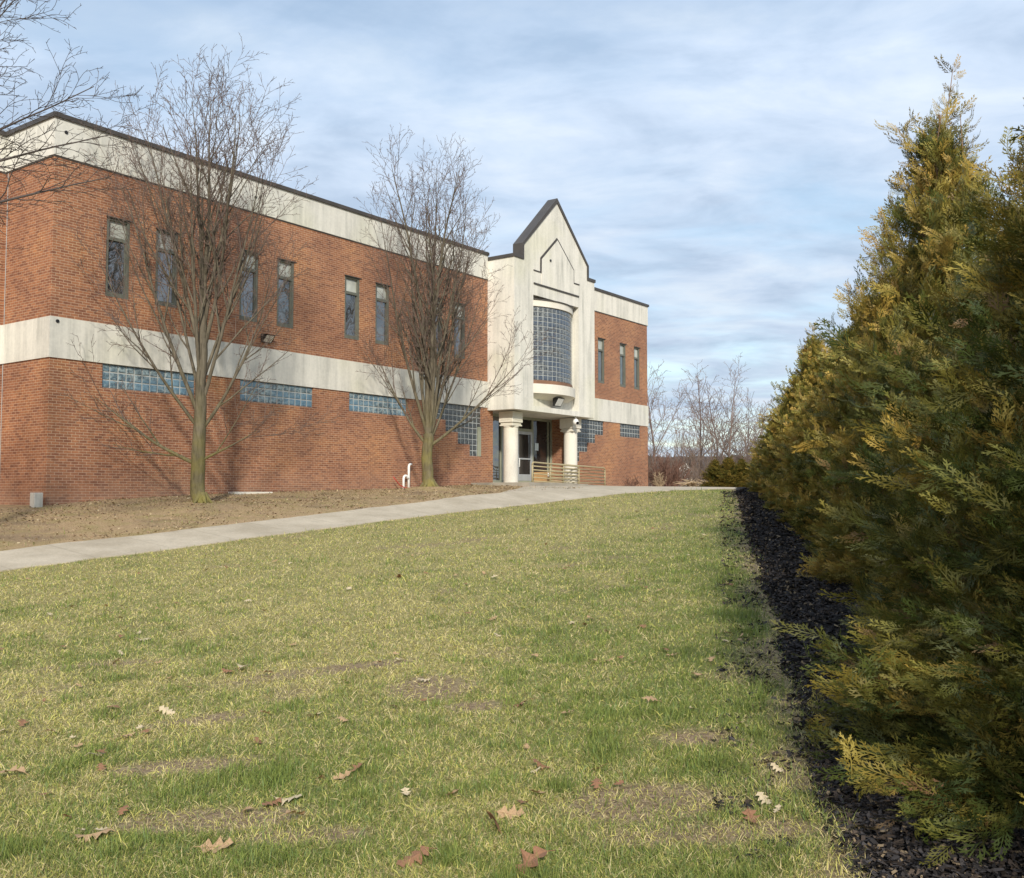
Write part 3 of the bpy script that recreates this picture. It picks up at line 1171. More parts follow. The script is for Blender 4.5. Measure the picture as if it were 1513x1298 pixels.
nb = MB()
nb.box(-.14, .14, -.006, 0, -.16, .16)
o = nb.build('paper_notice', M['paper'])
o.location = bl(22.47, -RD - .012, 2.06)
o.rotation_euler = (0, 0, BZ)
tag(o, 'pale blue paper notice stuck on the dark entrance glass', 'notice')

# landing and ramp
ls = MB()
ls.zprism([(16.9, -2.75), (18.5, -2.75), (18.5, 0), (16.9, 0)], -.5, .44)
ls.zprism([(18.5, -2.75), (26.1, -2.75), (26.1, -.86), (18.5, -.86)], -.5, [.44, .27, .27, .44])
ls.zprism([(18.5, -.86), (24.1, -.86), (24.1, 0), (18.5, 0)], -.5, [.45, .45, .45, .45])
o = ls.build('entrance_ramp', plain('grey_slab', (0.33, 0.30, 0.245), 0.9, 0, 0.2, 2.0))
o.location = bl(0, 0, 0)
o.rotation_euler = (0, 0, BZ)
tag(o, kind='structure')

def railing(t0, t1, d, zt0, zt1, zb0, zb1, label, extra_post=()):
    T = empty('ramp_railing', bl(t0, d, zb0), BZ)
    tag(T, label, 'railing', 'tan pipe railings of the entrance ramp')
    L = t1 - t0
    r_ = .026

    def z(fr_, f):
        return (zt0 + (zt1 - zt0) * f) - zb0 - fr_
    for x, zb in ((0, zb0), (L, zb1)):
        f = x / L
        p = MB()
        p.tube([(x, 0, zb - zb0 - .05), (x, 0, z(.09, f))], r_ + .008, 10)
        p.build('post', M['rail'], T)
    for x in extra_post:
        p = MB()
        f = x / L
        p.tube([(x, 0, zb0 + (zb1 - zb0) * f - zb0 - .05), (x, 0, z(.02, f))], r_, 10)
        p.build('post', M['rail'], T)
    top = MB()
    c = .09
    top.tube([(0, 0, z(c, 0)), (0.026, 0, z(.026, 0)), (c, 0, z(0, .03)), (L - c, 0, z(0, .97)), (L - .026, 0, z(.026, 1)), (L, 0, z(c, 1))], r_ + .006, 10)
    top.build('top_rail', M['rail'], T)
    for k_ in range(1, 6):
        m_ = MB()
        m_.tube([(0, 0, z(.142 * k_, 0)), (L, 0, z(.142 * k_, 1))], r_ - .004, 8)
        m_.build('rail', M['rail'], T)


railing(17.45, 20.72, 2.5, 1.20, 1.11, .44, .26, 'tan pipe railing at the front of the ramp before the white columns')
railing(20.9, 25.30, 1.0, 1.26, 1.17, .44, .27, 'tan pipe railing at the back of the ramp ending against bare brick', (1.0,))

# cardboard box on the landing
T = empty('cardboard_box', bl(21.72, .12, .452), BZ)
tag(T, 'brown cardboard box left on the landing beside the glass door', 'box')
mb = MB()
mb.cbox(-.40, .40, -.24, .24, 0, .48, .006)
mb.build('carton', M['card'], T)
mb = MB()
mb.box(-.40, .40, -.246, -.24, .225, .24)
mb.box(.4, .406, -.24, .24, .225, .24)
mb.build('flap_edge', plain('card_edge', (.2, .12, .05), .9), T)
mb = MB()
mb.box(-.06, .03, -.247, -.241, .30, .45)
mb.build('shipping_label', M['white'], T)

# white vent pipes against the brick
T = empty('vent_pipes', bl(13.0, .18, gz(*bl(13, .18)[:2])), BZ)
tag(T, 'pair of white plastic pipes rising from the ground against the brick wall', 'pipe')
mb = MB()
mb.tube([(.13, 0, -.2), (.13, 0, .78), (.15, 0, .84), (.2, 0, .865), (.28, .02, .865)], .044, 12)
mb.build('tall_pipe', M['white'], T)
mb = MB()
mb.tube([(-.14, 0, -.2), (-.14, 0, .36), (-.12, 0, .42), (-.06, 0, .455), (0, 0, .45), (.06, 0, .40), (.11, 0, .35)], .044, 12)
mb.build('short_pipe', M['white'], T)
# red hose end behind the second tree
mb = MB()
h0 = bl(12.25, .25)
hz = gz(h0.x, h0.y)
mb.tube([(0, 0, .42), (.12, -.02, .30), (.28, -.05, .14), (.46, -.1, .05), (.75, -.18, .02)], .02, 8)
o = mb.build('red_hose', M['red'])
o.location = (h0.x, h0.y, hz)
o.rotation_euler = (0, 0, BZ)
tag(o, 'thin red hose hanging down to the ground behind the mossy tree', 'hose')
# concrete stub at the left corner
mb = MB()
mb.cbox(-.11, .11, -.11, .11, -.3, .34, .012)
o = mb.build('concrete_stub', M['band'])
p0 = bl(-.3, .12)
o.location = (p0.x, p0.y, gz(p0.x, p0.y))
o.rotation_euler = (0, 0, BZ)
tag(o, 'short square concrete post at the left corner of the brick wall', 'post')
mb = MB()
mb.cbox(-.7, .7, -.16, .16, -.12, .02, .01)
o = mb.build('concrete_pad', M['cream'])
p0 = bl(6.1, .26)
o.location = (p0.x, p0.y, gz(p0.x, p0.y) + .02)
o.rotation_euler = (0, 0, BZ)
tag(o, 'low pale concrete pad at the foot of the wall right of the first tree', 'pad')


# ------------------------------------------------------------------ bare trees
class Tubes:
    """many tapered branches in one mesh, built with numpy"""
    def __init__(self):
        self.V, self.Q, self.n = [], [], 0

    def add(self, pts, radii, sides):
        pts = np.asarray(pts, float)
        k = len(pts)
        dirs = np.gradient(pts, axis=0)
        dirs /= np.linalg.norm(dirs, axis=1)[:, None] + 1e-9
        ref = np.array([0, 0, 1.0]) if abs(dirs[0, 2]) < .85 else np.array([1.0, 0, 0])
        a = np.cross(dirs, ref)
        a /= np.linalg.norm(a, axis=1)[:, None] + 1e-9
        c = np.cross(dirs, a)
        an = np.arange(sides) * 2 * np.pi / sides
        ringv = pts[:, None, :] + (a[:, None, :] * np.cos(an)[None, :, None] + c[:, None, :] * np.sin(an)[None, :, None]) * np.asarray(radii)[:, None, None]
        self.V.append(ringv.reshape(-1, 3))
        i = np.arange(k - 1)[:, None] * sides
        j = np.arange(sides)[None, :]
        j2 = (j + 1) % sides
        q = np.stack([i + j, i + j2, i + sides + j2, i + sides + j], -1).reshape(-1, 4) + self.n
        self.Q.append(q)
        self.n += k * sides

    def mesh(self, name):
        return np_mesh(name, np.concatenate(self.V), [np.concatenate(self.Q)], None, True)


def limb(rg, start, direction, length, up, wander, seg):
    """polyline that wanders and bends upward (up > 0)"""
    n = max(2, int(round(length / seg)))
    p = np.array(start, float)
    d = np.array(direction, float)
    d /= np.linalg.norm(d)
    out = [p.copy()]
    st = length / n
    for i in range(n):
        d = d + rg.normal(0, wander, 3) + np.array([0, 0, up * st])
        d /= np.linalg.norm(d)
        p = p + d * st
        out.append(p.copy())
    return np.array(out)


def side_dir(rg, d, ang_, az=None):
    d = d / np.linalg.norm(d)
    a = np.cross(d, [0, 0, 1.0]) if abs(d[2]) < .95 else np.cross(d, [1.0, 0, 0])
    a /= np.linalg.norm(a)
    c = np.cross(d, a)
    az = rg.uniform(0, 2 * np.pi) if az is None else az
    s_ = a * np.cos(az) + c * np.sin(az)
    return d * np.cos(ang_) + s_ * np.sin(ang_)


MINR = [.0050]


def ramify(rg, big, fine, pts, r0, r1, level, spec):
    """lay the branch pts and its children. spec per level: (spacing, len_lo, len_hi, angle, up, wander, r_ratio, start)"""
    n = len(pts)
    rad_ = np.linspace(r0, r1, n)
    (big if r0 > .016 else fine).add(pts, rad_, 8 if r0 > .05 else 5 if r0 > .014 else 3)
    if level >= len(spec):
        return
    sp, l0, l1, an, up, wn, rr_, st = spec[level]
    seg = np.linalg.norm(np.diff(pts, axis=0), axis=1)
    cum = np.concatenate([[0], np.cumsum(seg)])
    L = cum[-1]
    s_ = st * L + rg.uniform(0, sp)
    az = rg.uniform(0, 6.28)
    while s_ < L * .985:
        i = min(np.searchsorted(cum, s_) - 1, n - 2)
        f = (s_ - cum[i]) / seg[i]
        p = pts[i] + (pts[i + 1] - pts[i]) * f
        d = pts[i + 1] - pts[i]
        q = s_ / L
        r_here = rad_[i] + (rad_[i + 1] - rad_[i]) * f
        ln = rg.uniform(l0, l1) * (1.0 - .48 * q) * min(1.0, .45 + L * .35)
        az += 2.4 + rg.normal(0, .5)
        dd = side_dir(rg, d, an * rg.uniform(.75, 1.25), az)
        if dd[2] < -.1 and level < 2:
            dd[2] *= .2
        r_c = min(r_here * rr_, .012 + ln * .012)
        c = limb(rg, p, dd, ln, up, wn, max(.1, ln / 6))
        ramify(rg, big, fine, c, max(r_c, MINR[0]), max(MINR[0] * .8, r_c * .25), level + 1, spec)
        s_ += sp * rg.uniform(.6, 1.4) * (1.25 - .55 * q)


def bare_tree(name, loc, label, seed, trunk_h, trunk_r, limbs, spec, cat='tree', group=None, mats=('bark', 'bark', 'twig'), top=.6):
    """limbs: (height on trunk, azimuth deg, elevation deg, length, radius, up)"""
    rg = np.random.default_rng(seed)
    T = empty(name, loc)
    tag(T, label, cat, group)
    tr = Tubes()
    zs = np.concatenate([[-.25, 0, .08, .22, .5, .9], np.linspace(1.2, trunk_h, 7)])
    tap = np.interp(zs, [-.25, 0, .08, .22, .5, .9, 1.2, trunk_h], [1.42, 1.26, 1.14, 1.05, 1.01, 1.0, .98, top])
    wx, wy = np.cumsum(rg.normal(0, .02, len(zs))), np.cumsum(rg.normal(0, .02, len(zs)))
    wx, wy = wx - wx[1], wy - wy[1]
    pts = np.stack([wx, wy, zs], -1)
    tr.add(pts, tap * trunk_r, 14)
    for k_ in range(6):                         # root flare
        a = k_ * 1.05 + rg.uniform(-.3, .3)
        q = np.array([[math.cos(a) * trunk_r * s_, math.sin(a) * trunk_r * s_, h_] for s_, h_ in ((.5, .2), (.9, .09), (1.35, .01), (1.9, -.07))])
        tr.add(q, np.array([.45, .42, .28, .08]) * trunk_r, 7)
    link('trunk', tr.mesh('trunk'), T, M[mats[0]])
    big, fine = Tubes(), Tubes()
    for h_, az, el, ln, r_, up in limbs:
        a, e_ = R(az + rg.uniform(-8, 8)), R(el)
        d = np.array([math.cos(a) * math.cos(e_), math.sin(a) * math.cos(e_), math.sin(e_)])
        st = np.array([np.interp(h_, zs, wx), np.interp(h_, zs, wy), h_ - r_ * .5]) + d * np.array([1, 1, 0]) * trunk_r * .3
        c = limb(rg, st, d, ln, up + .02, .026, .3)
        ramify(rg, big, fine, c, r_, .007, 0, spec)
    link('limbs', big.mesh('limbs'), T, M[mats[1]])
    tag(link('twigs', fine.mesh('twigs'), T, M[mats[2]]), kind='stuff')
    return T


PEAR = [(.40, 1.5, 3.7, .44, .15, .05, .62, .16), (.235, .5, 1.45, .62, .22, .10, .6, .18), (.155, .2, .62, .7, .2, .12, .65, .12), (.13, .06, .17, .8, .2, .15, .8, .2)]
p1 = bl(*TREE_ONE)
bare_tree('bare_tree', (p1.x, p1.y, gz(p1.x, p1.y)), 'bare tree with a yellow mossy trunk and wide crown, nearer the left corner', 14, 5.0, .175, [
    (4.9, 90, 88, 5.6, .075, .0), (4.7, 200, 82, 5.6, .06, .02), (4.4, 330, 82, 5.7, .06, .02), (3.9, 10, 77, 6.0, .058, .03), (3.6, 168, 76, 6.3, .06, .03),
    (3.2, 250, 76, 6.0, .055, .03), (2.9, 100, 76, 6.2, .055, .03), (2.5, 355, 72, 6.2, .055, .05), (2.2, 182, 68, 6.4, .06, .05),
    (1.9, 186, 50, 4.8, .05, .10), (1.8, 8, 56, 4.6, .05, .12), (3.0, 30, 72, 6.0, .05, .05), (2.7, 150, 70, 6.0, .05, .05),
    (.98, 176, 20, 3.3, .055, .10), (1.05, 4, 24, 1.6, .042, .14)], PEAR,
    group='bare trees in front of the brick wall', top=.5)
p2 = bl(*TREE_TWO)
bare_tree('bare_tree', (p2.x, p2.y, gz(p2.x, p2.y)), 'bare tree with a greenish trunk beside the white pipes, nearer the entrance', 23, 1.7, .18, [
    (1.6, 175, 88, 8.93, .10, .0), (1.6, 10, 86, 8.74, .10, .0), (1.55, 90, 88, 9.11, .085, .0), (1.5, 300, 82, 8.18, .07, .02),
    (1.5, 195, 77, 7.25, .06, .04), (1.5, 355, 74, 7.25, .06, .04), (1.45, 60, 76, 7.07, .06, .04), (1.5, 185, 82, 7.81, .06, .01), (1.5, 340, 80, 8.00, .06, .02),
    (1.35, 172, 48, 3.2, .055, .20), (1.3, 4, 38, 4.0, .055, .06), (1.45, 18, 60, 5.2, .05, .08)], PEAR,
    group='bare trees in front of the brick wall', top=.95)
# third tree stands outside the left edge, its limbs reach into the view
OAK = [(.22, .7, 2.0, .66, .0, .12, .55, .22), (.15, .3, .95, .72, .03, .16, .62, .12), (.12, .1, .34, .8, .03, .2, .8, .15)]
MINR[0] = .0042
p3x, p3y = -10.9, 15.2
bare_tree('spreading_tree', (p3x, p3y, gz(p3x, p3y)), 'dark bare spreading tree whose boughs reach in at the upper left', 5, 6.2, .22, [
    (6.1, 60, 80, 4.5, .10, .0), (5.6, 180, 50, 4.5, .08, .03), (5.0, 120, 45, 4.5, .08, .03), (4.8, 250, 45, 4.5, .08, .03),
    (4.9, -4, 24, 4.7, .048, -.03), (5.3, 6, 33, 4.8, .042, -.03), (5.9, -8, 34, 4.6, .038, -.03), (6.0, 10, 46, 4.9, .038, -.03), (5.7, 2, 26, 4.7, .036, -.02), (6.1, -14, 48, 5.0, .036, -.03), (6.1, 0, 58, 5.0, .05, -.04)], OAK,
    mats=('grey_twig', 'grey_twig', 'grey_twig'))

# ------------------------------------------------------------------ arborvitae hedge
def frond(fine=True, seed=0):
    """flat scale-leaf spray along +x, unit length; returns V, quads, along"""
    rg = np.random.default_rng(seed)
    V, Q = [], []

    def leafq(b, d, L, wd):
        b, d = np.array(b), np.array(d)
        n = np.array([-d[1], d[0]])
        m = b + d * L * .5
        i = len(V)
        V.extend([b, m - n * wd, b + d * L, m + n * wd])
        Q.append((i, i + 1, i + 2, i + 3))
    n = 7 if fine else 5
    leafq((0, 0), (1, 0), 1.0, .016 if fine else .03)
    for k_ in range(n):
        x = .10 + .80 * k_ / (n - 1)
        L0 = .44 * (1 - .62 * (x - .10)) * rg.uniform(.75, 1.2) * (0.7 if k_ == 0 else 1)
        for s_ in (-1, 1):
            a = R(40 + rg.uniform(-8, 8)) * s_
            d = (math.cos(a), math.sin(a))
            b = (x + (.05 if s_ > 0 else 0), 0)
            leafq(b, d, L0, .021 if fine else .06)
            if fine:
                for q, s2 in ((.34, -1), (.5, 1), (.68, -1)):
                    a2 = a + s2 * s_ * R(36 + rg.uniform(-8, 8))
                    leafq((b[0] + d[0] * L0 * q, b[1] + d[1] * L0 * q), (math.cos(a2), math.sin(a2)), L0 * (.50 - .25 * q) * rg.uniform(.7, 1.2), .0155)
    V = np.array(V)
    z = -.30 * V[:, 0] ** 2.5 - .35 * V[:, 1] ** 2 + .05 * np.sin(9 * V[:, 0] + seed)
    return np.column_stack([V, z]), np.array(Q), V[:, 0]


FR_FINE = [frond(True, s_) for s_ in range(4)]
FR_FAR = [frond(False, s_) for s_ in range(4)]


def scatter(name, temps, which, org, mats3, colors, tipcol=None, tipmix=None):
    """place templates: mats3 (n,3,3) whose columns are the local axes times scale"""
    Vs, Qs, Cs, base = [], [], [], 0
    for k_, (tv, tq, al) in enumerate(temps):
        sel = np.where(which == k_)[0]
        if not len(sel):
            continue
        v = np.einsum('nij,kj->nki', mats3[sel], tv) + org[sel][:, None, :]
        Vs.append(v.reshape(-1, 3))
        q = tq[None] + (np.arange(len(sel)) * len(tv))[:, None, None] + base
        Qs.append(q.reshape(-1, tq.shape[1]))
        c = np.repeat(colors[sel][:, None, :], len(tv), 1)
        if tipcol is not None:
            f = (al[None, :, None] ** 1.5) * tipmix[sel][:, None, None]
            c = c * (1 - f) + tipcol[sel][:, None, :] * f
        Cs.append(c.reshape(-1, 3))
        base += len(sel) * len(tv)
    return np_mesh(name, np.concatenate(Vs), [np.concatenate(Qs)], np.concatenate(Cs), False)


def unit(a):
    return a / (np.linalg.norm(a, axis=-1, keepdims=True) + 1e-9)


def arborvitae_meshes(seed, H, Rb, nb, per, fine, flen, leaders=3, expo=.9, warm=0.0):
    rg = np.random.default_rng(seed)
    stems = Tubes()
    trunk = Tubes()
    zs = np.linspace(-.2, H * .9, 12)
    px_ = np.cumsum(rg.normal(0, .015, 12))
    py_ = np.cumsum(rg.normal(0, .015, 12))
    trunk.add(np.stack([px_, py_, zs], -1), np.linspace(.085, .012, 12), 8)
    org, out, gold = [], [], []
    hs = np.sort(np.concatenate([rg.uniform(0, 1, nb) ** 1.4, rg.uniform(0, .06, nb // 4)]))
    for i, h in enumerate(hs):
        az = i * 2.399 + rg.uniform(-.5, .5)
        prof = (1 - h) ** expo
        reach = Rb * prof * (rg.uniform(.62, 1.2) if h > .12 else rg.uniform(.8, 1.06)) + .06
        z0_ = (.08 + .2 * rg.uniform()) * max(0, 1 - h * 8) + .30 * min(1, h * 8) + h * (H - 1.2)
        el = R((-6 if h < .07 else 16) + 48 * h + rg.uniform(-14, 16))
        L = reach / max(.35, math.cos(el))
        L = min(L, reach * 1.5)
        d = np.array([math.cos(az) * math.cos(el), math.sin(az) * math.cos(el), math.sin(el)])
        b0 = np.array([np.interp(z0_, zs, px_), np.interp(z0_, zs, py_), z0_])
        c = limb(rg, b0, d, L, .12 if h > .1 else -.02, .06, .22)
        k8 = max(3, int(len(c) * .7))
        stems.add(c[:k8], np.linspace(.013, .004, k8), 4)
        g = rg.uniform(0, 1) + warm  # warm adds bronze; higher on far trees to paint their sunlit gold
        m_ = int(per * (.30 + .80 * L / Rb) * (1.12 - .5 * h * h))
        f = 1.06 - rg.uniform(0, 1, m_) ** 1.25 * .86
        pos = c[0] + (c[-1] - c[0]) * f[:, None] + rg.normal(0, .078, (m_, 3)) * (1.25 - .5 * f[:, None])
        dd = unit(np.array(c[-1] - c[-2]))
        od = unit(dd[None] * .9 + rg.normal(0, .55, (m_, 3)) + np.array([0, 0, .05]))
        org.append(pos)
        out.append(od)
        gold.append(np.clip(g * .75 + rg.normal(0, .2, m_) + .18 * (f - .5), 0, 1))
    # upright leaders that poke out of the top
    for k_ in range(leaders):
        L = rg.uniform(.8, 1.25) * (1.25 if k_ == 0 else .8)
        st = np.array([rg.normal(0, .2), rg.normal(0, .2), H - (1.15 if k_ == 0 else 1.45)])
        c = limb(rg, st, (rg.normal(0, .12), rg.normal(0, .12), 1), L, .0, .07, .14)
        stems.add(c, np.linspace(.014, .003, len(c)), 4)
        m_ = int(L * 36)
        f = rg.uniform(0, .97, m_) ** 1.35
        idx = np.clip((f * (len(c) - 1)).astype(int), 0, len(c) - 2)
        pos = c[idx] + (c[idx + 1] - c[idx]) * rg.uniform(0, 1, (m_, 1))
        od = unit(np.column_stack([rg.normal(0, .8, (m_, 2)), rg.uniform(.1, .9, m_)]))
        org.append(pos)
        out.append(od)
        gold.append(np.clip(rg.normal(.62, .2, m_), 0, 1))
    org, out, gold = np.concatenate(org), np.concatenate(out), np.concatenate(gold)
    n = len(org)
    org[:, 2] = np.maximum(org[:, 2], .02 + rg.uniform(0, .12, n))
    # side axis: mostly level, rolled at random
    sd_ = unit(np.cross(out, np.array([0, 0, 1.0]) + rg.normal(0, .15, (n, 3))))
    up_ = np.cross(sd_, out)
    ro = rg.uniform(-1.5, 1.5, n)
    ax2 = sd_ * np.cos(ro)[:, None] + up_ * np.sin(ro)[:, None]
    ax3 = np.cross(out, ax2)
    sc = flen * rg.uniform(.6, 1.3, n)
    m3 = np.stack([out, ax2 * .95, ax3], -1) * sc[:, None, None]
    deep, olive, bronze = np.array([.044, .064, .013]), np.array([.155, .135, .026]), np.array([.33, .19, .040])
    g = gold[:, None]
    cl = np.where(g < .5, deep + (olive - deep) * g * 2, olive + (bronze - olive) * (g - .5) * 1.3)
    cl = cl * rg.uniform(.75, 1.25, (n, 1))
    tip = np.clip(cl * 1.5 + np.array([.055, .036, .008]), 0, .45)
    tips = np.clip(.25 + gold * .8 + rg.normal(0, .22, n), 0, 1)
    brown = rg.uniform(0, 1, n) < .025
    cl[brown] = np.array([.19, .105, .05])
    fo = scatter('foliage', FR_FINE if fine else FR_FAR, rg.integers(0, 4, n), org, m3, cl, tip, tips)
    return trunk.mesh('trunk'), stems.mesh('boughs'), fo


AV = {
    'near': arborvitae_meshes(41, 5.6, 1.48, 420, 46, True, .185, 3, 1.08, -.10),
    'mid': arborvitae_meshes(42, 5.5, 1.2, 290, 36, True, .20, 8, .85, .06),
    'far1': arborvitae_meshes(43, 5.0, 1.25, 260, 32, False, .23, 7, .85, .12),
    'far2': arborvitae_meshes(44, 5.0, 1.3, 260, 32, False, .24, 6, .8, .2),
}
M['bough'] = plain('cedar_bough', (0.22, 0.14, 0.085), 0.85, 0, 0.25, 4)
HEDGE_GROUP = 'arborvitae planted in a row along the mulch bed'


def arborvitae(kind, x, y, h, rz, sxy, label):
    T = empty('arborvitae', (x, y, gz(x, y)), rz)
    tag(T, label, 'evergreen', HEDGE_GROUP)
    k_ = {'near': 5.6, 'mid': 5.5, 'far1': 5.0, 'far2': 5.0}[kind]
    T.scale = (sxy, sxy, h / k_)
    tr, st, fo = AV[kind]
    link('trunk', tr, T, M['conifer_trunk'])
    link('boughs', st, T, M['bough'])
    link('foliage', fo, T, M['foliage'])
    return T


HX = MULCH_A + 2.0
ROW = [  # Y, offset, kind, height, spin, spread, label
    (2.3, .2, 'mid', 5.6, .4, 1.0, 'arborvitae at the very right, mostly outside the picture, filling the lower right corner'),
    (4.4, -.13, 'near', 4.6, 1.1, 1.05, 'dense dark arborvitae overhanging the mulch in the lower right foreground'),
    (7.3, .32, 'near', 4.9, 3.9, .98, 'tall arborvitae cut by the right edge with boughs hanging high against the sky'),
    (10.4, .0, 'mid', 5.62, .0, 1.0, 'slender arborvitae with one thin curling leader highest against the open sky'),
    (13.1, .1, 'mid', 4.6, 2.2, .95, 'arborvitae with a blunt top just behind the one with the thin leader'),
    (15.9, .0, 'far1', 4.3, .6, .9, 'sixth arborvitae along the mulch, with a bushy dark green middle'),
    (18.7, .05, 'far2', 4.0, 2.0, .88, 'seventh arborvitae along the mulch, lower than both its neighbours'),
    (21.8, .0, 'far2', 4.0, 4.4, .9, 'eighth arborvitae along the mulch, before the pale twiggy top'),
    (25.6, .0, 'far1', 4.75, 3.0, .95, 'arborvitae with pale twiggy leaders standing above the golden ones'),
    (29.0, .0, 'far2', 3.7, 1.0, .95, 'golden arborvitae stepping down just beyond the pale twiggy top'),
    (32.4, -.05, 'far1', 3.55, 5.2, .95, 'golden arborvitae third from the far end of the tall row'),
    (35.8, .0, 'far2', 3.3, .2, .95, 'golden arborvitae second from the far end of the tall row'),
    (39.2, .0, 'far1', 3.0, 2.4, .95, 'golden arborvitae at the far end of the tall row by the bare trees'),
]
for Y, off, kind, h, rz, sxy, lb in ROW:
    arborvitae(kind, HX + MULCH_B * Y + off, Y, h, rz, sxy, lb)
# low clipped evergreens closing the far end
for k_, (x, y, h, lb) in enumerate([(9.75, 47.3, 1.12, 'low dark evergreen at the left end of the far low hedge'),
                                    (10.35, 47.0, 1.2, 'low dark evergreen second from the left in the far low hedge'),
                                    (11.0, 47.2, 1.15, 'low dark evergreen in the middle of the far low hedge'),
                                    (11.65, 46.9, 1.3, 'low dark evergreen fourth from the left in the far low hedge'),
                                    (12.3, 46.8, 1.45, 'low dark evergreen at the right end of the far low hedge beside the tall row')]):
    T = empty('evergreen_shrub', (x, y, gz(x, y)), k_ * 1.7)
    tag(T, lb, 'shrub', 'low evergreens closing the far end of the lawn')
    T.scale = (.50, .50, h / 3.7)
    tr, st, fo = AV['far2' if k_ % 2 else 'far1']
    link('trunk', tr, T)
    link('boughs', st, T)
    fo_ = link('foliage', fo, T)
    fo_.material_slots[0].link = 'OBJECT'
    fo_.material_slots[0].material = M['foliage_dark']

# ------------------------------------------------------------------ mulch bed
def mulch_edge(y):
    return MULCH_A + MULCH_B * y + .10 * (fnoise(np.asarray(y) * .9, np.asarray(y) * 0 + 3.3, 8) - .5) * 2


ys = np.concatenate([np.arange(-6, 14, .12), np.arange(14, 44, .3)])
ws = np.array([0, .05, .12, .22, .35, .5, .7, .9, 1.2, 1.6, 2.2, 3.0, 4.2])
mX = mulch_edge(ys)[:, None] + ws[None, :]
mY = np.repeat(ys[:, None], len(ws), 1)
crown = np.clip(ws / .35, 0, 1)[None] * .07 - .02
mZ = ground_z(mX, mY) + crown + (fnoise(mX * 6, mY * 6, 9) - .5) * .05 * np.clip(ws / .2, .1, 1)[None]
ii = np.arange(mX.size).reshape(mX.shape)
q = np.stack([ii[:-1, :-1], ii[:-1, 1:], ii[1:, 1:], ii[1:, :-1]], -1).reshape(-1, 4)


def mulch_material():
    m, t, b, o = material('dark_mulch')
    co = objco(t)
    a = t.noise(co, 26, 6, 0.75, 0.8)
    c = t.mix(t.ramp(a, [(0.35, 0.0), (0.7, 1.0)]), (0.012, 0.011, 0.011), (0.062, 0.055, 0.052))
    t.link(c, b.inputs['Base Color'])
    b.inputs['Roughness'].default_value = 0.9
    b.inputs['Specular IOR Level'].default_value = 0.2
    bump(t, b, a, 1.0, 0.03)
    return m


tag(link('mulch_bed', np_mesh('mulch_bed', np.stack([mX, mY, mZ], -1).reshape(-1, 3), [q], None, True), None, mulch_material()), kind='structure')
# loose chips
n = 70000
cy_ = 3.2 * (34 / 3.2) ** (rng.uniform(0, 1, n) ** 1.25)
cw = rng.uniform(-.25, 1.0, n) ** 1.0
cw = np.where(rng.uniform(0, 1, n) < .06, -rng.uniform(0, .45, n), np.abs(cw) * 1.9)
cx_ = mulch_edge(cy_) + cw
cz_ = ground_z(cx_, cy_) + np.clip(cw / .35, 0, 1) * .07 - .012 + (fnoise(cx_ * 6, cy_ * 6, 9) - .5) * .05 + rng.uniform(0, .012, n)
chip = (np.array([[-.5, -.16, 0], [.4, -.2, .05], [.5, .15, 0], [-.42, .18, .06]]), np.array([[0, 1, 2, 3]]), np.zeros(4))
ax = unit(np.column_stack([rng.normal(0, 1, (n, 2)), rng.normal(0, .35, n)]))
s1 = unit(np.cross(ax, np.array([0, 0, 1.0]) + rng.normal(0, .5, (n, 3))))
m3 = np.stack([ax, s1, np.cross(ax, s1)], -1) * (rng.uniform(.010, .038, n) * (.8 + cy_ / 9))[:, None, None]
cc = np.where(rng.uniform(0, 1, (n, 1)) < .3, np.array([.050, .038, .030]), np.array([.033, .030, .030])) * rng.uniform(.3, 1.9, (n, 1))
odd = rng.uniform(0, 1, n) < .07
cc[odd] = np.array([.24, .18, .11]) * rng.uniform(.6, 1.2, (odd.sum(), 1))
tag(link('mulch', scatter('mulch', [chip], np.zeros(n, int), np.column_stack([cx_, cy_, cz_]), m3, cc), None, M['chip']), kind='stuff')

# ------------------------------------------------------------------ grass
def make_grass(n, y0, y1, power, lawn=True, seed=1):
    rg = np.random.default_rng(seed)
    u_ = rg.uniform(0, 1, n)
    a = 1 - power
    Y = (y0 ** a + u_ * (y1 ** a - y0 ** a)) ** (1 / a)
    X = Y * rg.uniform(-.56, .50, n)
    wide = rg.uniform(0, 1, n) < .16
    X[wide] = -.56 * Y[wide] - 5.0 * rg.uniform(0, 1, wide.sum()) ** 1.3
    return X, Y, rg


X, Y, rg = make_grass(860000, 2.9, 36.0, 1.62)
t_, d_ = td(X, Y)
e_ = X - (MULCH_A + MULCH_B * Y)
bare = bare_mask(X, Y)
keep = (d_ > 7.13 + (vnoise(X * 2.3, Y * 2.3, 77) - .6) * .3) & (e_ < .12) & (rg.uniform(0, 1, len(X)) > bare * .66) & (t_ < 34)
keep |= (d_ < 5.35) & (d_ > .15) & (t_ < 16.5) & (rg.uniform(0, 1, len(X)) < .9 * (vnoise(X * 1.1, Y * 1.1, 44)))
X, Y, d_, t_, bare = X[keep], Y[keep], d_[keep], t_[keep], bare[keep]
n = len(X)
Z = ground_z(X, Y) + (fnoise(X * 1.7, Y * 1.7, 3) - .5) * .05 * ((Y < 14) & (np.abs(X) < 9)) - .012
gm = green_mask(X, Y)
tuft = np.clip((fnoise(X * 4.2, Y * 4.2, 61) - .58) * 6, 0, 1)
fine = fnoise(X * 9, Y * 9, 71)
isgreen = rg.uniform(0, 1, n) < (1 - .8 * bare) * np.clip(.08 + .58 * gm + .30 * tuft, 0, .9)
onbank = d_ < 6
isgreen &= ~(onbank & (rg.uniform(0, 1, n) < .75))
L = rg.uniform(.018, .043, n) * (1 + .7 * tuft * isgreen) * (1 + Y / 45)
L *= np.where(isgreen, 1.0, rg.uniform(.6, 1.35, n)) * np.where(rg.uniform(0, 1, n) < .05, 2.0, 1.0)
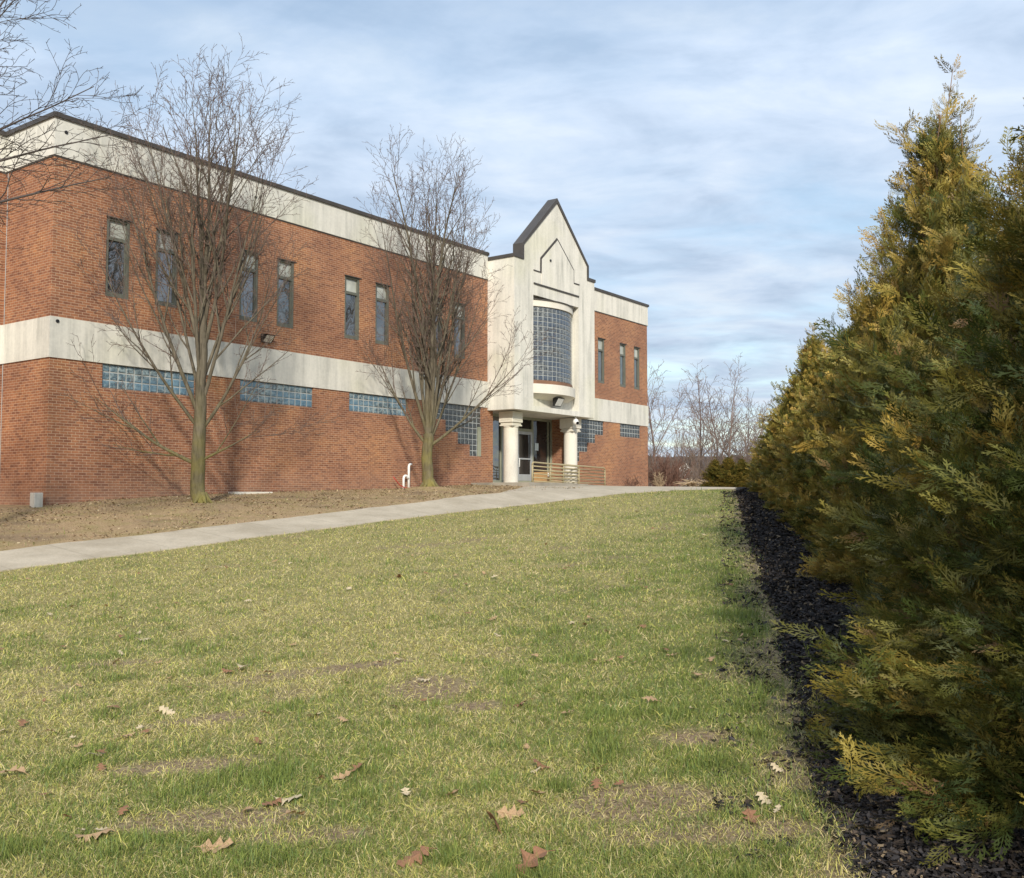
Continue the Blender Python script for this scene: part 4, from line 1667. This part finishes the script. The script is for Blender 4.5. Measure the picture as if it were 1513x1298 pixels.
az = rg.uniform(0, 2 * np.pi, n)
lean = np.where(isgreen, rg.uniform(.25, 1.15, n), rg.uniform(.8, 1.55, n))
wd = rg.uniform(.0010, .0022, n) * (Y / 4.5) ** .75
dx, dy = np.cos(az), np.sin(az)
mid = np.column_stack([dx * np.sin(lean * .8), dy * np.sin(lean * .8), np.cos(lean * .8)]) * (L * .55)[:, None]
tip = mid + np.column_stack([dx * np.sin(lean * 1.12), dy * np.sin(lean * 1.12), np.cos(lean * 1.12)]) * (L * .5)[:, None]
sv = np.column_stack([-dy, dx, np.zeros(n)]) * wd[:, None]
tw_ = rg.normal(0, .4, (n, 1)) * np.array([0, 0, 1.0]) * wd[:, None]
O_ = np.column_stack([X, Y, Z])
V = np.stack([O_ - sv, O_ + sv, O_ + mid + sv * .8 + tw_, O_ + mid - sv * .8 - tw_, O_ + tip], 1).reshape(-1, 3)
i5 = np.arange(n)[:, None] * 5
Q4 = i5 + np.array([[0, 1, 2, 3]])
Q3 = i5 + np.array([[3, 2, 4]])
g1, g2, g3 = np.array([.13, .19, .04]), np.array([.30, .33, .09]), np.array([.20, .27, .10])
k_ = rg.uniform(0, 1, (n, 1))
cg = g1 + (g2 - g1) * k_
cg = np.where(rg.uniform(0, 1, (n, 1)) < .15, g3, cg)
s1_, s2_ = np.array([.70, .59, .31]), np.array([.52, .425, .21])
cs = s1_ + (s2_ - s1_) * k_
yel = np.array([.58, .53, .16])
cs = np.where(rg.uniform(0, 1, (n, 1)) < .48, yel, cs)
cb = np.where(isgreen[:, None], cg, cs) * (0.8 + .4 * fine[:, None]) * rg.uniform(.85, 1.15, (n, 1))
cb = np.where((onbank & ~isgreen)[:, None], np.array([.44, .34, .205]) * rg.uniform(.6, 1.25, (n, 1)), cb)
tag(link('grass', np_mesh('grass', V, [Q4, Q3], np.repeat(cb, 5, 0)), None, M['grass']), kind='stuff')

# dead leaves and bits of bark drifted over the bed between wall and path
n = 16000
tt, dd = rng.uniform(-9, 17, n), 5.5 * rng.uniform(0, 1, n) ** 1.2
kp = rng.uniform(0, 1, n) < .12 + 1.1 * np.clip(fnoise(tt * .9, dd * .9, 66) - .38, 0, 1) * 2.2
kp &= ~((tt < .05) & (dd < .05))
tt, dd = tt[kp], dd[kp]
n = len(tt)
lx, ly = CX + UX * tt + NX * dd, CY + UY * tt + NY * dd
ax = unit(np.column_stack([rng.normal(0, 1, (n, 2)), rng.normal(0, .3, n)]))
s1 = unit(np.cross(ax, np.array([0, 0, 1.0]) + rng.normal(0, .4, (n, 3))))
m3 = np.stack([ax, s1 * 2.0, np.cross(ax, s1)], -1) * rng.uniform(.02, .058, n)[:, None, None]
pal = np.array([[.40, .29, .17], [.24, .165, .10], [.46, .37, .23], [.19, .135, .09], [.33, .24, .14]])
cc = pal[rng.integers(0, 5, n)] * rng.uniform(.7, 1.2, (n, 1))
tag(link('leaf_litter', scatter('leaf_litter', [chip], np.zeros(n, int), np.column_stack([lx, ly, ground_z(lx, ly) + .012]), m3, cc), None, M['chip']), kind='stuff')

# ------------------------------------------------------------------ fallen oak leaves, each its own object
def oak_leaf(seed, lobes=3):
    rg = np.random.default_rng(seed)
    half = []
    n = lobes * 4
    for i in range(n + 1):
        x = i / n
        env = .30 * math.sin(math.pi * min(1, x * .9 + .08)) ** .8
        lob = .5 + .5 * math.cos(2 * math.pi * lobes * x + math.pi)
        half.append((x, max(.012, env * (.35 + .95 * lob) * rg.uniform(.85, 1.15))))
    mb = MB()

    def zc(x, y):
        return .10 * math.sin(x * 3 + seed) + .9 * y * y * (1 if seed % 2 else -.6) + .18 * abs(y) * math.sin(5 * x + seed)
    for s_ in (-1, 1):
        for i in range(n):
            (xa, ya), (xb, yb) = half[i], half[i + 1]
            q = [(xa, 0), (xb, 0), (xb + .05 * yb, s_ * yb), (xa + .05 * ya, s_ * ya)]
            mb.poly([(x - .5, y, zc(x, y) + .02) for x, y in (q if s_ > 0 else q[::-1])])
    mb.tube([(-.72, .02, .03), (-.5, 0, zc(0, 0) + .02), (0, 0, zc(.5, 0) + .015)], [.012, .012, .006], 4)
    me = mb.mesh('oak_leaf')
    return me


LEAF = []
for s_ in range(5):
    for mt in ('leaf', 'leaf_red', 'leaf_pale'):
        me = oak_leaf(s_, 3 if s_ % 2 else 4)
        me.materials.append(M[mt])
        LEAF.append((me, mt))


def px_ground(x, y):
    """where the ground lies under a pixel of the photograph's layout (used once to read positions off; leaves keep real size)"""
    f = np.array([0, math.cos(PITCH), math.sin(PITCH)])
    u_ = np.array([0, -math.sin(PITCH), math.cos(PITCH)])
    r_ = f + np.array([1.0, 0, 0]) * (x - 756.5) / F_PX - u_ * (y - 649) / F_PX
    lo, hi = 1.0, 60.0
    for _ in range(50):
        m_ = (lo + hi) / 2
        p = r_ * m_
        if p[2] > gz(p[0], p[1]):
            lo = m_
        else:
            hi = m_
    return float(p[0]), float(p[1])


BIG = [  # photo pixel, material, length m, label
    (427, 1183, 'leaf_pale', .13, 'broad bleached oak leaf lying alone on green grass at lower left centre'),
    (137, 1240, 'leaf', .15, 'curled brown oak leaf at the lower left edge of the lawn'),
    (727, 1222, 'leaf_red', .15, 'russet oak leaf standing on edge near the bottom centre of the lawn'),
    (755, 1205, 'leaf', .13, 'pale brown oak leaf just right of the russet upright one'),
    (667, 1176, 'leaf', .10, 'small orange brown oak leaf above the russet upright one'),
    (463, 1061, 'leaf_pale', .12, 'bleached oak leaf on its own left of the bare soil patch'),
    (142, 1122, 'leaf_pale', .12, 'bleached curled leaf among three at the left of the lawn'),
    (187, 1092, 'leaf', .11, 'cupped brown leaf above the three at the left of the lawn'),
    (247, 1053, 'leaf_pale', .11, 'upright bleached leaf beside a green tuft at left'),
    (610, 1275, 'leaf_red', .14, 'dark russet oak leaf at the bottom edge of the lawn'),
    (785, 1283, 'leaf_red', .15, 'flat russet oak leaf right of centre at the bottom edge'),
    (1110, 1215, 'leaf_red', .11, 'russet leaf near the mulch in the shaded lower right grass'),
    (795, 1174, 'leaf', .10, 'small brown leaf in the sunlit grass right of the bottom centre'),
    (1031, 1004, 'leaf', .13, 'brown oak leaf on shaded grass not far from the mulch'),
    (358, 990, 'leaf_pale', .13, 'bleached oak leaf at the left end of the bare track'),
    (392, 998, 'leaf', .11, 'tan oak leaf on the bare track beside the bleached one'),
    (940, 862, 'leaf_pale', .13, 'pale oak leaf on the far lawn to the right of centre'),
    (213, 947, 'leaf_pale', .13, 'pale oak leaf on the far lawn at left'),
    (590, 853, 'leaf_red', .13, 'reddish oak leaf on the far lawn near the centre'),
    (770, 1042, 'leaf_red', .12, 'dull russet leaf in the centre right of the lawn'),
    (960, 1042, 'leaf', .11, 'orange brown leaf in the middle right of the lawn'),
    (895, 978, 'leaf', .11, 'orange leaf on a dry patch right of centre'),
    (845, 922, 'leaf_pale', .10, 'small pale leaf on the sunlit grass right of centre'),
    (15, 1153, 'leaf', .15, 'long brown leaf at the left edge of the lawn'),
    (440, 1215, 'leaf', .12, 'torn brown leaf below the broad bleached one'),
    (320, 1258, 'leaf', .14, 'tan leaf in the grass at the lower left, right of the curled one'),
]
rl = np.random.default_rng(99)


def put_leaf(x, y, mt, ln, lb):
    opts = [me for me, m_ in LEAF if m_ == mt]
    o = bpy.data.objects.new('oak_leaf', opts[rl.integers(len(opts))])
    col.objects.link(o)
    o.location = (x, y, gz(x, y) + .022 + .05 * (fnoise(np.array([x * 1.7]), np.array([y * 1.7]), 3)[0] - .5))
    o.rotation_euler = (rl.uniform(-.35, .35), rl.uniform(-.35, .35), rl.uniform(0, 6.28))
    o.scale = (ln, ln * rl.uniform(.85, 1.2), ln)
    tag(o, lb, 'leaf', 'fallen oak leaves on the lawn')
    return o


for x, y, mt, ln, lb in BIG:
    gx_, gy_ = px_ground(x, y)
    o = put_leaf(gx_, gy_, mt, ln, lb)
    if 'upright' in lb or 'on edge' in lb:
        o.rotation_euler[0] += .7
for k_ in range(190):
    y = 4.3 * (24 / 4.3) ** rl.uniform(0, 1)
    x = y * rl.uniform(-.55, .28)
    if x > MULCH_A + MULCH_B * y - .1 or td(x, y)[1] < 7.3:
        continue
    mt = ('leaf', 'leaf_red', 'leaf_pale')[rl.integers(3)]
    put_leaf(x, y, mt, rl.uniform(.05, .10), 'small scrap of dry leaf caught in the lawn')

# ------------------------------------------------------------------ what stands beyond the lawn
FARSPEC = [(.46, 1.2, 3.4, .6, .12, .085, .55, .12), (.30, .5, 1.4, .68, .08, .12, .6, .15), (.22, .2, .6, .75, .1, .15, .8, .15)]
MINR[0] = .0105


def far_tree(x, y, h, label, seed, spread=1.0, mat='far_twig', trunk_f=.32, bare_low=True):
    rg = np.random.default_rng(seed)
    T = empty('bare_tree', (x, y, gz(x, y)))
    tag(T, label, 'tree', 'bare trees beyond the lawn')
    th_ = h * trunk_f
    r0 = .0085 * h + .015
    tr = Tubes()
    c = limb(rg, (0, 0, -.3), (rg.normal(0, .04), rg.normal(0, .04), 1), th_ + .3, 0, .02, .8)
    tr.add(c, np.linspace(r0 * 1.2, r0 * .8, len(c)), 8)
    big, fine = Tubes(), Tubes()
    lead = limb(rg, c[-1], (rg.normal(0, .06), rg.normal(0, .06), 1), h - th_, 0, .045, .6)
    sp = [(s_[0], s_[1] * spread, s_[2] * spread, *s_[3:]) for s_ in FARSPEC]
    ramify(rg, big, fine, lead, r0 * .75, .015, 0, sp)
    for k2 in range(3):
        a = rg.uniform(0, 6.28)
        e2 = R(rg.uniform(45, 68))
        d = (math.cos(a) * math.cos(e2), math.sin(a) * math.cos(e2), math.sin(e2))
        q_ = limb(rg, c[-1 - (k2 % 2)], d, (h - th_) * rg.uniform(.55, .8) , .05, .05, .6)
        ramify(rg, big, fine, q_, r0 * .5, .014, 0, sp)
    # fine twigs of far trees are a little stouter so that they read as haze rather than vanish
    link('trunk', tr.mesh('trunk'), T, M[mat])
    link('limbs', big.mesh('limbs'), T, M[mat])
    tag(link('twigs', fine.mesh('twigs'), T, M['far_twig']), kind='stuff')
    return T


for k_, (pxx, yy, h, sprd, mat, lb) in enumerate([
    (968, 66, 11.5, 1.3, 'far_twig', 'pale bare tree half hidden by the right corner of the building'),
    (1000, 84, 9.8, .7, 'far_twig', 'slender pale bare tree standing alone against the distant hill'),
    (1010, 78, 8.2, .8, 'far_twig_dark', 'short dark bare tree beside the slender pale one'),
    (1022, 90, 9.0, .8, 'far_twig', 'thin bare tree left of the tall dark trunk'),
    (1038, 72, 13.0, 1.0, 'far_twig_dark', 'tall bare tree with a straight dark trunk left of centre of the group'),
    (1055, 74, 13.2, 1.0, 'far_twig_dark', 'tall bare tree with a dark trunk just right of the straight one'),
    (1063, 82, 11.5, .9, 'far_twig_dark', 'bare tree with a leaning dark trunk in the middle of the group'),
    (1081, 70, 12.6, 1.15, 'far_twig', 'broad pale bare tree behind the end of the low hedge'),
    (1104, 76, 11.4, 1.1, 'far_twig_dark', 'bare tree partly hidden by the golden end of the tall hedge'),
    (1130, 80, 12.0, 1.1, 'far_twig', 'bare tree showing above the golden end of the tall hedge')]):
    far_tree((pxx - 756.5) / F_PX * yy, yy, h * .67, lb, 300 + k_, sprd, mat)


def twig_shrub(name, loc, label, seed, h, r, n, mat, cat='shrub', group=None, fineness=.006):
    rg = np.random.default_rng(seed)
    T = empty(name, loc)
    tag(T, label, cat, group)
    b, f = Tubes(), Tubes()
    for k2 in range(n):
        a, e2 = rg.uniform(0, 6.28), R(rg.uniform(35, 85))
        st = (rg.normal(0, r * .22), rg.normal(0, r * .22), -.05)
        d = (math.cos(a) * math.cos(e2), math.sin(a) * math.cos(e2), math.sin(e2))
        c = limb(rg, st, d, h * rg.uniform(.6, 1.1) * (1 if e2 > R(55) else r / h * 1.0), .1, .1, .2)
        ramify(rg, b, f, c, fineness * 2, fineness, 0, [(.16, .2, .6, .6, .15, .12, .8, .2), (.12, .1, .3, .7, .1, .15, .9, .2)])
    if b.n:
        link('stems', b.mesh('stems'), T, M[mat])
    tag(link('twigs', f.mesh('twigs'), T, M[mat]), kind='stuff')
    return T


for k_, (pxx, yy, h, r, n, mat, lb) in enumerate([
    (978, 53.5, 2.0, 1.3, 70, 'russet_twig', 'dense russet bare shrub beside the right corner of the building'),
    (993, 57.0, 1.7, 1.2, 55, 'russet_twig', 'smaller russet bare shrub right of the one at the corner'),
    (973, 51.2, .85, .45, 30, 'tan_twig', 'small pale tan shrub in front of the russet ones')]):
    x = (pxx - 756.5) / F_PX * yy
    twig_shrub('bare_shrub', (x, yy, gz(x, yy)), lb, 500 + k_, h, r, n, mat, 'shrub', 'bare shrubs beyond the building corner', .008)
p = bl(28.6, .55)
twig_shrub('bare_shrub', (p.x, p.y, gz(p.x, p.y)), 'small bare brown shrub at the foot of the right brick wall', 520, .55, .55, 26, 'russet_twig')
# heap of cut branches at the edge of the slope
x0, y0 = (1027 - 756.5) / F_PX * 52, 52.0
T = empty('brush_pile', (x0, y0, gz(x0, y0)))
tag(T, 'low heap of cut grey branches on the grass left of the low hedge', 'brush pile')
rg = np.random.default_rng(77)
tb = Tubes()
for k_ in range(60):
    a = rg.uniform(0, 6.28)
    c = limb(rg, (rg.uniform(-.7, .7), rg.normal(0, .3), rg.uniform(0, .3)), (math.cos(a), math.sin(a) * .5, rg.uniform(-.1, .5)), rg.uniform(.3, .8), -.3, .12, .15)
    tb.add(c, np.linspace(rg.uniform(.015, .05), .008, len(c)), 5)
link('branches', tb.mesh('branches'), T, M['tan_twig'])

# wooded hills
def hill_material():
    m, t, b, o = material('winter_woods')
    co = objco(t)
    s_ = t.noise(t.mapping(co, scale=(.22, .22, .05)), 1.0, 6, 0.7)
    l_ = t.noise(co, 0.02, 4, 0.6)
    c = t.mix(t.ramp(s_, [(0.35, 0.0), (0.65, 1.0)]), (0.085, 0.068, 0.062), (0.21, 0.165, 0.145))
    c = t.mix(t.ramp(l_, [(0.45, 0.0), (0.6, 0.7)]), c, (0.06, 0.066, 0.058))
    t.link(c, b.inputs['Base Color'])
    b.inputs['Roughness'].default_value = 1.0
    b.inputs['Specular IOR Level'].default_value = 0.0
    bump(t, b, s_, 1.0, 2.0)
    return m


HM = hill_material()


def hill(name, y0, depth, zt, seed, zbase=-30):
    xs = np.linspace(-500, 900, 240)
    fs_ = np.linspace(0, 1, 24)
    A, Bq = np.meshgrid(xs, fs_)
    top = zt * (.78 + .4 * fnoise(A / 160, A * 0, seed))
    Yh = y0 + Bq * depth
    Zh = zbase + (top - zbase) * np.sin(np.clip(Bq, 0, 1) * np.pi / 2) + (fnoise(A / 7, Yh / 7, seed + 3) - .5) * 5 + (fnoise(A / 2.5, Yh / 30, seed + 5) - .5) * 3.5
    ii = np.arange(A.size).reshape(A.shape)
    q_ = np.stack([ii[:-1, :-1], ii[:-1, 1:], ii[1:, 1:], ii[1:, :-1]], -1).reshape(-1, 4)
    tag(link(name, np_mesh(name, np.stack([A, Yh, Zh], -1).reshape(-1, 3), [q_], None, False), None, HM), kind='structure')


hill('hills', 260, 260, 23, 3)
# scrub woods on the slope beyond the lawn: one mass of saplings and brush
rg = np.random.default_rng(888)
tb = Tubes()
for k_ in range(2600):
    y = rg.uniform(62, 130)
    x = y * rg.uniform(.10, .34)
    h = rg.uniform(1.3, 4.2) * (1 if rg.uniform() < .85 else 1.6)
    c = limb(rg, (x, y, gz(x, y) - .2), (rg.normal(0, .22), rg.normal(0, .22), 1), h, .0, .09, h / 5)
    r_ = rg.uniform(.014, .034)
    tb.add(c, np.linspace(r_, .009, len(c)), 3)
    for j in range(7):
        i = rg.integers(1, len(c) - 1)
        q_ = limb(rg, c[i], (rg.normal(0, .6), rg.normal(0, .6), .8), h * rg.uniform(.2, .5), 0, .12, h / 10)
        tb.add(q_, np.linspace(r_ * .5, .009, len(q_)), 3)
tag(link('scrub_woods', tb.mesh('scrub_woods'), None, M['scrub']), kind='stuff')


# two pale houses far down in the valley
def house(x, y, z, w_, d__, h, label, rz):
    T = empty('house', (x, y, z), rz)
    tag(T, label, 'house')
    mb = MB()
    mb.box(-w_ / 2, w_ / 2, -d__ / 2, d__ / 2, -4, h)
    mb.prism([(-w_ / 2, h), (w_ / 2, h), (0, h + w_ * .35)], -d__ / 2 + .01, d__ / 2 - .01)
    mb.build('wall', M['white'], T)
    mb = MB()
    for s_ in (-1, 1):
        mb.poly([(s_ * (w_ / 2 + .4), -d__ / 2 - .4, h - .25), (s_ * (w_ / 2 + .4), d__ / 2 + .4, h - .25), (0, d__ / 2 + .4, h + w_ * .35 + .12), (0, -d__ / 2 - .4, h + w_ * .35 + .12)])
    mb.build('roof', M['roof'], T)
    for wx in (-w_ / 4, w_ / 4):
        mb = MB()
        mb.box(wx - .5, wx + .5, -d__ / 2 - .05, -d__ / 2 + .01, h * .35, h * .75)
        mb.build('window', M['pane'], T)


house((1003 - 756.5) / F_PX * 210, 210, 2.2, 3.6, 6, 3.2, 'white gabled house far off down the slope, the left of two', .3)
house((1010 - 756.5) / F_PX * 216, 216, 1.2, 3.2, 6, 2.6, 'white gabled house far off down the slope, the right of two', -.2)
